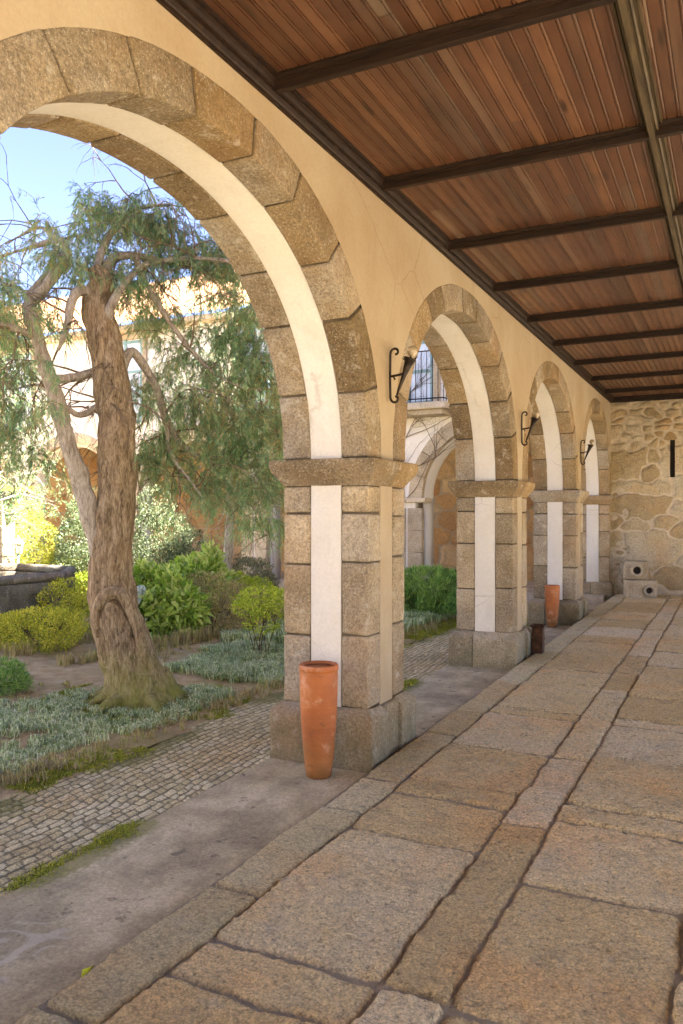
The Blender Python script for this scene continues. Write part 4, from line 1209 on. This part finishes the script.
# denser limb wood
mb = MB()
for pp, mt, sd, rg in limbs: mb.tube([p for p, r in pp], [r for p, r in pp], sd, rough=rg, ridge=.004, nsc=10, cap=False)
mb.build('limbs', M['bark_pale'], tree); mb = MB()
# random twigs off the limbs
rt_ = random.Random(21); tips = []
def twig(p, d, L, r, lvl, droopk):
    n = 5; pts = [p.copy()]; q = p.copy()
    for k in range(n):
        d = (d + Vector((rt_.uniform(-.28, .28), rt_.uniform(-.28, .28), rt_.uniform(-.22, .18) - droopk * (k / n)))).normalized()
        q = q + d * (L / n); pts.append(q.copy())
    mb.tube(pts, [r * (1 - .75 * k / n) for k in range(n + 1)], 5, cap=False)
    if lvl > 0:
        for k in range(3):
            i = rt_.randint(2, n)
            twig(pts[i], (d + Vector((rt_.uniform(-1, 1), rt_.uniform(-1, 1), rt_.uniform(-.5, .5))) * .8).normalized(), L * rt_.uniform(.5, .75), r * .55, lvl - 1, droopk)
    tips.append(pts[-1].copy())
for pp, mt, sd, rg in limbs:
    for k in range(7):
        i = rt_.randint(len(pp) // 3, len(pp) - 1); p, r = pp[i]
        d = Vector((rt_.uniform(-1, 1), rt_.uniform(-1, 1), rt_.uniform(-.5, .7))).normalized()
        twig(p, d, rt_.uniform(.35, .8), min(r * .5, .011), 2, .25)
mb.build('twigs', M['twig'], tree)

# crown: drooping feathery sprays placed in clumps (image column, row, depth offset, radii px, amount)
rs_ = np.random.RandomState(33)
clumps = [ # px, py, dd, rx, ry, n sprays, warm
    (118, 215, .1, 40, 20, 34), (150, 232, .2, 42, 26, 46), (170, 262, .25, 46, 16, 22), (215, 262, .2, 34, 26, 36), (232, 290, .1, 24, 20, 16), (100, 205, 0, 24, 14, 14), (85, 235, 0, 16, 14, 8),
    (66, 262, -.1, 22, 30, 20), (12, 310, .1, 30, 26, 20), (0, 350, .3, 34, 40, 36), (2, 400, .3, 38, 40, 46), (14, 448, .3, 34, 30, 28), (54, 320, -.1, 14, 20, 4), (-10, 300, -.4, 40, 40, 30), 
    (128, 290, .4, 30, 22, 20), (145, 325, .4, 22, 22, 12), (74, 262, .4, 26, 22, 14), (165, 310, .8, 34, 24, 10),
    (150, 390, .6, 40, 34, 26), (190, 350, .7, 40, 26, 22), (238, 335, .6, 30, 26, 30), (258, 372, .5, 26, 34, 34), (212, 405, .4, 48, 24, 50), (250, 425, .4, 36, 22, 40), (180, 425, .5, 34, 18, 26), (150, 440, .4, 22, 16, 14),
    (230, 455, .5, 40, 18, 28), (170, 475, .4, 34, 20, 22), (200, 500, .4, 34, 20, 18), (255, 490, .5, 32, 28, 26), (265, 520, .5, 22, 22, 14), (278, 450, .4, 20, 50, 26), (225, 380, .9, 44, 40, 24), (140, 465, .5, 20, 18, 10),
    (50, 400, -.35, 12, 30, 6), (262, 320, .7, 18, 30, 12), (285, 400, .5, 14, 60, 18), (205, 240, .2, 34, 14, 14), (130, 275, .1, 40, 16, 12)]
VP_ = []; DP_ = []; LP_ = []; WP_ = []
tw = MB()
for (px, py, dd, rx, ry, ns) in clumps:
    c = at(px, py, tree_d + dd); k_ = (tree_d + dd) / F_PX
    warmk = rs_.rand()
    for s_ in range(max(3, int(ns * .60))):
        u = rs_.normal(size=3) * .5; u = np.clip(u, -1.1, 1.1)
        node = np.array(c) + np.array([CT, ST, 0]) * u[0] * rx * k_ + np.array([0, 0, 1]) * (u[1] * ry + 5) * k_ + np.array([-ST, CT, 0]) * u[2] * .38
        for f_ in range(6):
            p = node + rs_.normal(size=3) * .025
            d = rs_.normal(size=3); d[2] = abs(d[2]) * .45 + .05; d /= np.linalg.norm(d)
            L = rs_.uniform(.12, .30); n = 8
            path = [p.copy()]
            for j in range(n):
                d = d + np.array([0, 0, -.27]) + rs_.normal(size=3) * .07; d /= np.linalg.norm(d); path.append(path[-1] + d * L / n)
            tw.tube(path[::3], .002, 3, cap=False)
            path = np.array(path)
            for j in range(9):
                f = rs_.uniform(.05, 1) * n; i0 = min(int(f), n - 1); dv = path[i0 + 1] - path[i0]; q = path[i0] + dv * (f - i0); dv /= np.linalg.norm(dv)
                sd = rs_.normal(size=3) * .45 + dv * .9 + np.array([0, 0, -.35]); sd /= np.linalg.norm(sd); bl = rs_.uniform(.04, .10)
                m_ = 9
                tt = rs_.rand(m_)[:, None]
                pos = q + sd * bl * tt + np.array([0, 0, -.3]) * bl * tt ** 2
                dn = sd + rs_.normal(size=(m_, 3)) * .24 + np.array([0, 0, -.25]); dn /= np.linalg.norm(dn, axis=1)[:, None]
                VP_.append(pos); DP_.append(dn); LP_.append(rs_.uniform(.028, .065, m_)); WP_.append(rs_.uniform(.0034, .006, m_))
VP_ = np.concatenate(VP_); DP_ = np.concatenate(DP_); LP_ = np.concatenate(LP_); WP_ = np.concatenate(WP_)
V, Q = leaves(VP_, DP_, LP_, WP_, rs_, .1)
np_mesh('crown', V - np.array(tree.location), Q, M['needle'], tree, False)
tw.build('fine_twigs', M['twig'], tree)

# ------------------------------------------------------------------ garden plants
def grass_patch(name, n, region, hmin, hmax, width, mat, seed, lean=.8, seg=2):
    """region(rs, n) -> x, y ; arching blades in tufts of 16"""
    rs_ = np.random.RandomState(seed)
    x, y = region(rs_, n)
    n = len(x)
    per = 15
    z = ground_z(x, y)
    P = np.repeat(np.stack([x, y, z], 1), per, axis=0)
    m_ = len(P)
    P[:, :2] += rs_.normal(size=(m_, 2)) * .018
    a = rs_.uniform(0, 2 * PI, m_); ln = rs_.uniform(.25, 1.1, m_) * lean
    H = rs_.uniform(hmin, hmax, m_) * (.75 + .5 * np.clip(vnoise(P, 1.2, 4) + .5, 0, 1))
    out = np.stack([np.cos(a), np.sin(a), 0 * a], 1)
    side = np.stack([-np.sin(a), np.cos(a), 0 * a], 1) * width * .5
    p1 = P + out * (H * ln * .35)[:, None] + np.array([0, 0, 1]) * (H * .75)[:, None]
    p2 = P + out * (H * ln * 1.05)[:, None] + np.array([0, 0, 1]) * (H * (1.0 - .35 * ln))[:, None]
    V = np.stack([P - side, P + side, p1 + side * .9, p1 - side * .9, p2], 1).reshape(-1, 3)
    b = np.arange(m_) * 5
    Q = np.stack([b, b + 1, b + 2, b + 3], 1); T = np.stack([b + 3, b + 2, b + 4], 1)
    o = np_mesh(name, V, [Q, T], M[mat], None, False)
    return o
def reg_front(rs_, n):
    x = rs_.uniform(-7.2, -3.86, n); y = rs_.uniform(1.4, 8.4, n)
    P = np.stack([x, y, 0 * x], 1); nz = fbm(P, 1.2, 3, 8)
    far_edge = -5.35 - .5 * np.clip((5.4 - y) / 1.0, 0, 2) + nz * .6
    treer = np.hypot(x - tb.x, y - tb.y)
    k = (x > far_edge) & (x < -4.03 + nz * .2) & (fbm(P, 3.0, 3, 44) > -.5) & (treer > .42 + .12 * nz) & ~((np.abs(y - 6.2 + nz * .4) < .32 + nz * .3) & (x < -3.95) & (treer < 1.25))
    return x[k], y[k]
o = grass_patch('mondo_grass', 8600, reg_front, .045, .09, .006, 'mondo', 5, lean=1.25)
tag(o, 'blue green mondo grass carpeting the bed around the old tree', 'ground cover', kind='stuff')
def reg_far(rs_, n):
    x = rs_.uniform(-5.9, -4.0, n); y = rs_.uniform(8.4, 14.8, n)
    return x, y
o = grass_patch('mondo_grass', 2600, reg_far, .10, .18, .010, 'mondo', 6)
tag(o, 'pale green ground cover beside the path seen through the second arch', 'ground cover', kind='stuff')
def reg_edge(rs_, n):
    x = -3.98 + rs_.normal(size=n) * .07; y = rs_.uniform(1.4, 15, n); return x, y
o = grass_patch('dry_edging', 500, reg_edge, .03, .085, .006, 'dry', 8)
tag(o, 'thin dry stems edging the planted bed along the path', 'edging plants', kind='stuff')
def reg_moss(rs_, n):
    a = rs_.uniform(0, 2 * PI, n); r = rs_.uniform(.3, .85, n) ; x = tb.x + np.cos(a) * r; y = tb.y + np.sin(a) * r
    P = np.stack([x, y, 0 * x], 1); k = fbm(P, 3, 2, 3) > -.05
    x2 = -3.84 + rs_.normal(size=n) * .075; y2 = rs_.uniform(1.5, 14, n); P = np.stack([x2, y2, 0 * x2], 1); k2 = fbm(P, 2.4, 3, 5) > -.08
    x3 = -2.83 + rs_.normal(size=n) * .03; y3 = rs_.uniform(2.0, 14, n); P = np.stack([x3, y3, 0 * x3], 1); k3 = fbm(P, 1.1, 2, 55) > .12
    k3[:] = k3 & (rs_.rand(n) > .5)
    x3 = x3 - .03; return np.concatenate([x[k], x2[k2], x3[k3]]), np.concatenate([y[k], y2[k2], y3[k3]])
o = grass_patch('moss', 5200, reg_moss, .006, .018, .006, 'moss', 9, lean=.9)
tag(o, 'yellow green moss round the tree foot and along the path edge', 'moss', kind='stuff')
# low edging of dry box twigs, two curved rows
def reg_rows(rs_, n):
    t_ = rs_.rand(n)
    x = np.where(rs_.rand(n) > .5, -6.5 + .4 * np.sin(t_ * 3), -7.6 + .3 * np.sin(t_ * 3 + 1)) + rs_.normal(size=n) * .06
    y = 6.3 + t_ * 6.0
    return x, y
o = grass_patch('dry_hedging', 420, reg_rows, .06, .20, .006, 'dry', 10, lean=.6)
tag(o, 'low rows of brown twiggy edging across the garden beds', 'edging plants', kind='stuff')
def reg_lawn(rs_, n):
    x = rs_.uniform(-16, -5.6, n); y = rs_.uniform(4, 15.2, n)
    P = np.stack([x, y, 0 * x], 1); k = fbm(P, .8, 3, 18) > .05
    return x[k], y[k]
o = grass_patch('grass', 6000, reg_lawn, .02, .06, .007, 'dry', 12)
tag(o, 'sparse yellowing grass over the garden soil', 'grass', kind='stuff')

def G(px, d):
    p = at(px, 515, d); return (p.x, p.y, gz(p.x, p.y) - .01)
shrub('azalea_bush', 'yellow green azalea in front of the stone basin', 'bush', G(38, 9.5),
      [(0, 0, .25, .52, .42, .27), (-.38, -.1, .22, .35, .3, .22), (.30, .05, .30, .30, .3, .22)], 9000, .034, .015, 'azalea', seed=2)
shrub('azalea_bush', 'upper yellow bush between the azalea and the trunk', 'bush', G(68, 10.4),
      [(0, 0, .5, .45, .35, .26), (.2, 0, .3, .3, .3, .3), (-.25, .1, .4, .3, .3, .25)], 6500, .034, .015, 'azalea', seed=3)
shrub('juniper_bush', 'dark green juniper sprig at the left edge beside the mondo grass', 'bush', G(-14, 7.3),
      [(0, 0, .12, .36, .36, .17), (.12, .05, .08, .28, .25, .12)], 5000, .05, .008, 'juniper', seed=4, up=.5)
shrub('juniper_bush', 'spreading green juniper seen through the second arch', 'bush', G(427, 12.6),
      [(0, 0, .42, .62, .6, .34), (-.45, .2, .3, .4, .4, .3), (.45, 0, .42, .45, .4, .3), (0, -.4, .2, .7, .3, .2)], 16000, .085, .016, 'juniper', seed=5, up=.6)
shrub('golden_cypress', 'golden cypress behind the small garden lamp', 'conifer', G(34, 14.6),
      [(0, 0, .5, .85, .6, .6), (-.1, 0, 1.1, .55, .5, .5), (-.2, 0, 1.55, .3, .3, .4), (.7, 0, .5, .5, .5, .4)], 13000, .06, .016, 'cypress', seed=6, up=.2)
shrub('holly_bush', 'conical variegated holly left of the old trunk', 'bush', G(80, 14.3),
      [(0, 0, .55, .58, .5, .6), (0, 0, 1.15, .42, .4, .5), (0, 0, 1.6, .24, .24, .35)], 12000, .05, .026, 'holly', seed=7)
shrub('holly_bush', 'broad variegated holly right of the old trunk', 'bush', G(165, 14.3),
      [(0, 0, .55, .75, .6, .65), (-.1, 0, 1.2, .58, .5, .55), (-.2, 0, 1.75, .35, .3, .4), (.5, 0, .9, .35, .4, .5)], 15000, .05, .026, 'holly', seed=8)
shrub('hydrangea', 'bright green broad leaved clump right of the old trunk', 'bush', G(152, 10.6),
      [(0, 0, .32, .5, .4, .34), (-.3, -.1, .55, .22, .25, .28), (.4, .1, .38, .3, .3, .3), (.05, .1, .68, .2, .2, .2), (-.12, 0, .8, .12, .12, .16), (.3, 0, .62, .14, .16, .22)], 3000, .14, .085, 'broad', seed=9, up=.25)
shrub('hydrangea', 'tall broad leaved plant with an upright leaf beside the dry shrub', 'bush', G(197, 12.0),
      [(0, 0, .7, .5, .4, .25), (-.3, 0, .5, .3, .3, .35), (.25, 0, .85, .15, .15, .3)], 2000, .12, .07, 'broad', seed=10, up=.5)
shrub('dry_shrub', 'wide brown twiggy shrub behind the broad leaves', 'bush', G(210, 11.0),
      [(0, 0, .42, .62, .45, .36), (.45, 0, .38, .35, .35, .3), (-.35, 0, .35, .3, .3, .3)], 9500, .04, .014, 'dry', seed=11, stems=14)
shrub('olive_bush', 'rounded olive grey bush near the wing arches', 'bush', G(247, 14.0),
      [(0, 0, .5, .55, .45, .42), (.3, 0, .35, .3, .3, .3)], 8000, .05, .018, 'olive', seed=12)
shrub('lime_shrub', 'small lime leaved shrub on thin stems left of the nearest pier', 'bush', G(262, 9.3),
      [(0, 0, .66, .34, .3, .15), (-.18, 0, .55, .18, .2, .12), (.22, .1, .62, .22, .2, .16), (0, 0, .38, .2, .2, .12)], 2300, .04, .02, 'lime', seed=13, stems=10, fill=.3)
shrub('lime_shrub', 'lime green low bush at the back by the dry shrub', 'bush', G(228, 12.8),
      [(0, 0, .4, .5, .4, .35), (.5, 0, .35, .4, .35, .3)], 5000, .05, .022, 'lime', seed=14)
shrub('lime_shrub', 'lime green bush behind the stone basin', 'bush', G(60, 13.2),
      [(0, 0, .38, .5, .4, .32), (.5, 0, .4, .45, .35, .3), (-.5, 0, .3, .4, .4, .3)], 7000, .05, .022, 'lime', seed=15)
# strap-leaved clump
sl = G(146, 9.8); rs_ = np.random.RandomState(3)
t = thing('strap_leaf_plant', sl, 'clump of long arching strap leaves beside the old trunk', 'plant')
mb = MB()
for k in range(26):
    a = rs_.uniform(0, 2 * PI); L = rs_.uniform(.3, .5); w = .012
    o_ = Vector((math.cos(a), math.sin(a), 0)); s2 = Vector((-math.sin(a), math.cos(a), 0)); V = []
    for j in range(7):
        f = j / 6; c = Vector(sl) + o_ * L * .62 * f ** 1.3 + Vector((0, 0, L * (1.25 * f - .95 * f * f)))
        ww_ = w * (1 - f ** 2) + .001; V += [tuple(c - s2 * ww_), tuple(c + s2 * ww_)]
    mb.add(V, [(2 * j, 2 * j + 1, 2 * j + 3, 2 * j + 2) for j in range(6)])
mb.build('leaves', M['broad'], t)
# pale hydrangea heads
for (px, py, d_) in ((141, 590, 10.0), (136, 600, 10.0)):
    c = at(px, py, d_); rs_ = np.random.RandomState(px); u = unit(260, rs_)
    V, Q = leaves(np.array(c) + u * .05 * rs_.uniform(.4, 1.2, (260, 1)), np.cross(u, rs_.normal(size=u.shape)) * .9 + u * .3, np.full(260, .022), np.full(260, .02), rs_)
    fl = np_mesh('flower_head', V, Q, M['petal'], None, False)
    host = [o for o in COL.objects if o.name.startswith('hydrangea') and o.type == 'EMPTY'][0]
    fl.parent = host; fl.matrix_parent_inverse = Matrix.Translation(-host.location)
# small tree with grey foliage behind, right of the trunk
def backtree(px, d, h, spread, label, seed, mat='needle', n=60):
    g_ = G(px, d); rs_ = np.random.RandomState(seed); rr_ = random.Random(seed)
    t = thing('background_tree', g_, label, 'tree', 'small trees in the courtyard')
    b = Vector(g_); mb = MB()
    top = b + Vector((rr_.uniform(-.3, .3), rr_.uniform(-.2, .2), h))
    path = smooth_path([(b - Vector((0, 0, .1)), .09), (b.lerp(top, .35) + Vector((.1, 0, 0)), .07), (b.lerp(top, .7), .045), (top, .015)], 5)
    mb.tube([p for p, r in path], [r for p, r in path], 12, rough=.01, ridge=.006)
    ends = []
    for k in range(22):
        i = rr_.randint(len(path) // 3, len(path) - 1); p = path[i][0]
        a = rr_.uniform(0, 2 * PI); e = p + Vector((math.cos(a) * spread * rr_.uniform(.4, 1), math.sin(a) * spread * rr_.uniform(.4, 1), rr_.uniform(-.1, .7)))
        mid = p.lerp(e, .5) + Vector((0, 0, .15)); mb.tube([p, mid, e], [.022, .014, .005], 6, cap=False); ends += [mid, e]
        for q in range(4):
            e2 = e + Vector((rr_.uniform(-.4, .4), rr_.uniform(-.4, .4), rr_.uniform(-.5, .2))); mb.tube([mid.lerp(e, .6), e.lerp(e2, .4), e2], [.008, .005, .003], 5, cap=False); ends.append(e2)
    mb.build('trunk', M['bark_pale'], t)
    P = []; D = []
    for k in range(n * 10):
        e = np.array(ends[rs_.randint(len(ends))]); q = e + rs_.normal(size=3) * .16
        d_ = rs_.normal(size=3) * .6 + np.array([0, 0, -.5]); d_ /= np.linalg.norm(d_)
        tt = rs_.rand(26)[:, None]; P.append(q + d_ * .22 * tt + rs_.normal(size=(26, 3)) * .02)
        dn = d_ + rs_.normal(size=(26, 3)) * .5; D.append(dn / np.linalg.norm(dn, axis=1)[:, None])
    P = np.concatenate(P); D = np.concatenate(D)
    V, Q = leaves(P, D, rs_.uniform(.03, .07, len(P)), rs_.uniform(.006, .011, len(P)), rs_, .1)
    np_mesh('crown', V - np.array(g_), Q, M[mat], t, False)
    return t
backtree(222, 12.5, 4.4, .95, 'slender greyish tree behind the right half of the old tree crown', 5, 'needle', 75)
backtree(-18, 12.0, 4.2, 1.1, 'slender tree at the left edge behind the old tree', 9, 'needle', 70)

# stone basin with its pillar
bc = G(-45, 11.0)
t = thing('stone_basin', bc, 'low octagonal granite basin with a rounded rim behind the azalea', 'basin')
mb = MB(); n = 8; R = 1.65
for k in range(n):
    a0, a1 = 2 * PI * k / n + .3, 2 * PI * (k + 1) / n + .3
    p0 = Vector((math.cos(a0) * R, math.sin(a0) * R, 0)); p1 = Vector((math.cos(a1) * R, math.sin(a1) * R, 0))
    L = (p1 - p0).length; dirn = (p1 - p0).normalized(); nn = Vector((dirn.y, -dirn.x, 0))
    def fn(V, p0=p0, dirn=dirn, nn=nn):
        V = np.asarray(V); return np.array(bc) + np.array(p0) + np.outer(V[:, 0], np.array(dirn)) + np.outer(V[:, 1], np.array(nn)) + np.outer(V[:, 2], (0, 0, 1))
    mb.block(.005, L - .005, -.15, .0, -.1, .73, .015, .12, .008, fn)
    def fnr(V, f=fn): return f(V)
mb.build('wall', M['granite_old'], t)
mb = MB()
for k in range(n):
    a0, a1 = 2 * PI * k / n + .3, 2 * PI * (k + 1) / n + .3
    p0 = Vector((math.cos(a0) * (R - .06), math.sin(a0) * (R - .06), .79)) + Vector(bc); p1 = Vector((math.cos(a1) * (R - .06), math.sin(a1) * (R - .06), .79)) + Vector(bc)
    mb.tube([p0, p0.lerp(p1, .33), p0.lerp(p1, .66), p1], .065, 14, rough=.01, nsc=8)
mb.build('rim', M['granite_old'], t)
mb = MB(); mb.lathe([(R - .1, .6), (.0001, .6)], bc, 24); mb.build('water', M['water'], t)
pb = at(3, 515, 13.0); pz = gz(pb.x, pb.y)
t = thing('stone_pillar', (pb.x, pb.y, pz), 'square granite pillar carrying a mossy lintel at the left edge', 'pillar')
mb = MB(); zz = pz - .1
for h_ in (.5, .55, .5, .5): mb.block(pb.x - .13, pb.x + .13, pb.y - .13, pb.y + .13, zz, zz + h_ - .006, .015, .08, .006); zz += h_
ztop = 1.93
mb.build('shaft', M['granite_block'], t)
mb = MB()
lr = Vector((CT, ST, 0)); 
def fnl(V): return np.array((pb.x, pb.y, 0)) + np.outer(V[:, 0], np.array(lr)) + np.outer(V[:, 1], np.array((-ST, CT, 0))) + np.outer(V[:, 2], (0, 0, 1))
mb.block(-1.6, .50, -.17, .17, ztop - .09, ztop + .06, .02, .12, .01, fnl); mb.build('lintel', M['granite_old'], t)
rs_ = np.random.RandomState(8); k = 1600
pp = np.stack([rs_.uniform(-1.5, .5, k), rs_.uniform(-.19, .19, k), ztop + .05 + rs_.uniform(-.06, .07, k)], 1); P = fnl(pp)
V, Q = leaves(P, unit(k, rs_) * .7 + np.array([0, 0, .2]), np.full(k, .045), np.full(k, .02), rs_)
np_mesh('lintel_moss', V - np.array(t.location), Q, M['lime'], t, False)
# garden lamp
gl = G(18, 13.6)
t = thing('garden_lamp', gl, 'small white lantern on a short green post behind the stone basin', 'lamp')
mb = MB(); mb.tube([gl, (gl[0], gl[1], gl[2] + .95)], .022, 8); mb.lathe([(.05, 0), (.045, .06), (.02, .09)], gl, 12); mb.build('post', M['joinery'], t)
mb = MB(); c = (gl[0], gl[1], gl[2] + .95)
mb.lathe([(.03, 0), (.06, .01), (.085, .17), (.085, .18)], c, 6); mb.build('lantern', M['bulb'], t, smooth=False)
mb = MB(); mb.lathe([(.11, .178), (.10, .19), (.05, .25), (.015, .27), (.01, .31), (.0001, .315)], c, 6)
for k in range(6):
    a = 2 * PI * k / 6; mb.tube([(c[0] + math.cos(a) * .06, c[1] + math.sin(a) * .06, c[2] + .01), (c[0] + math.cos(a) * .086, c[1] + math.sin(a) * .086, c[2] + .18)], .006, 5)
mb.build('lantern_frame', M['enamel'], t, smooth=False)
# low sett kerb seen behind, fallen leaf
lp = Vector(gat(88, 976, -.03)); mb = MB()
fwd = Vector((-ST, CT, 0)); rgt = Vector((CT, ST, 0))
V = [tuple(lp + fwd * a_ + rgt * b_ + Vector((0, 0, c_))) for a_, b_, c_ in ((-.035, -.014, .010), (-.005, -.018, .026), (.042, .012, .014), (.012, .012, .030), (.004, -.003, .012), (-.022, .004, .020))]
mb.add(V, [(0, 5, 4, 1), (5, 3, 2, 4)], [(4, 2, 1)]); mb.build('fallen_leaf', M['leaf'])
tag(bpy.data.objects['fallen_leaf'], 'single bright yellow leaf lying on the kerb edge', 'leaf')

# ------------------------------------------------------------------ light
world = bpy.data.worlds.new('World'); scene.world = world; world.use_nodes = True
nt = world.node_tree; bg = nt.nodes['Background']
sky = nt.nodes.new('ShaderNodeTexSky'); sky.sky_type = 'NISHITA'; sky.sun_disc = False
SUN_EL = math.radians(46); to_sun = Vector((.93, .30, 0)).normalized()
sky.sun_elevation = SUN_EL; sky.sun_rotation = math.atan2(to_sun.x, to_sun.y)
sky.altitude = 200; sky.air_density = 1.0; sky.dust_density = .6; sky.ozone_density = 3.6
hs = nt.nodes.new('ShaderNodeHueSaturation'); hs.inputs['Saturation'].default_value = .98; hs.inputs['Hue'].default_value = .524
nt.links.new(sky.outputs[0], hs.inputs['Color']); nt.links.new(hs.outputs[0], bg.inputs[0]); bg.inputs[1].default_value = .035
ld = bpy.data.lights.new('sun', 'SUN'); ld.energy = 3.8; ld.angle = math.radians(.5); ld.color = (1, .93, .82)
lo = bpy.data.objects.new('sun', ld); COL.objects.link(lo)
sd = Vector((to_sun.x * math.cos(SUN_EL), to_sun.y * math.cos(SUN_EL), math.sin(SUN_EL)))
lo.rotation_euler = (-sd).to_track_quat('-Z', 'Y').to_euler()

cam = bpy.data.cameras.new('camera'); co = bpy.data.objects.new('camera', cam); COL.objects.link(co)
co.location = (0, 0, CAM_H); co.rotation_euler = (PI / 2, 0, TH)
cam.sensor_width = 36; cam.sensor_fit = 'AUTO'; cam.lens = F_PX / 1024 * 36; cam.shift_y = 3 / 1024
cam.clip_start = .05; cam.clip_end = 2000
scene.camera = co
scene.view_settings.view_transform = 'Standard'; scene.view_settings.look = 'None'
scene.view_settings.exposure = 4.0; scene.view_settings.gamma = 1
scene.cycles.max_bounces = 7; scene.cycles.diffuse_bounces = 5
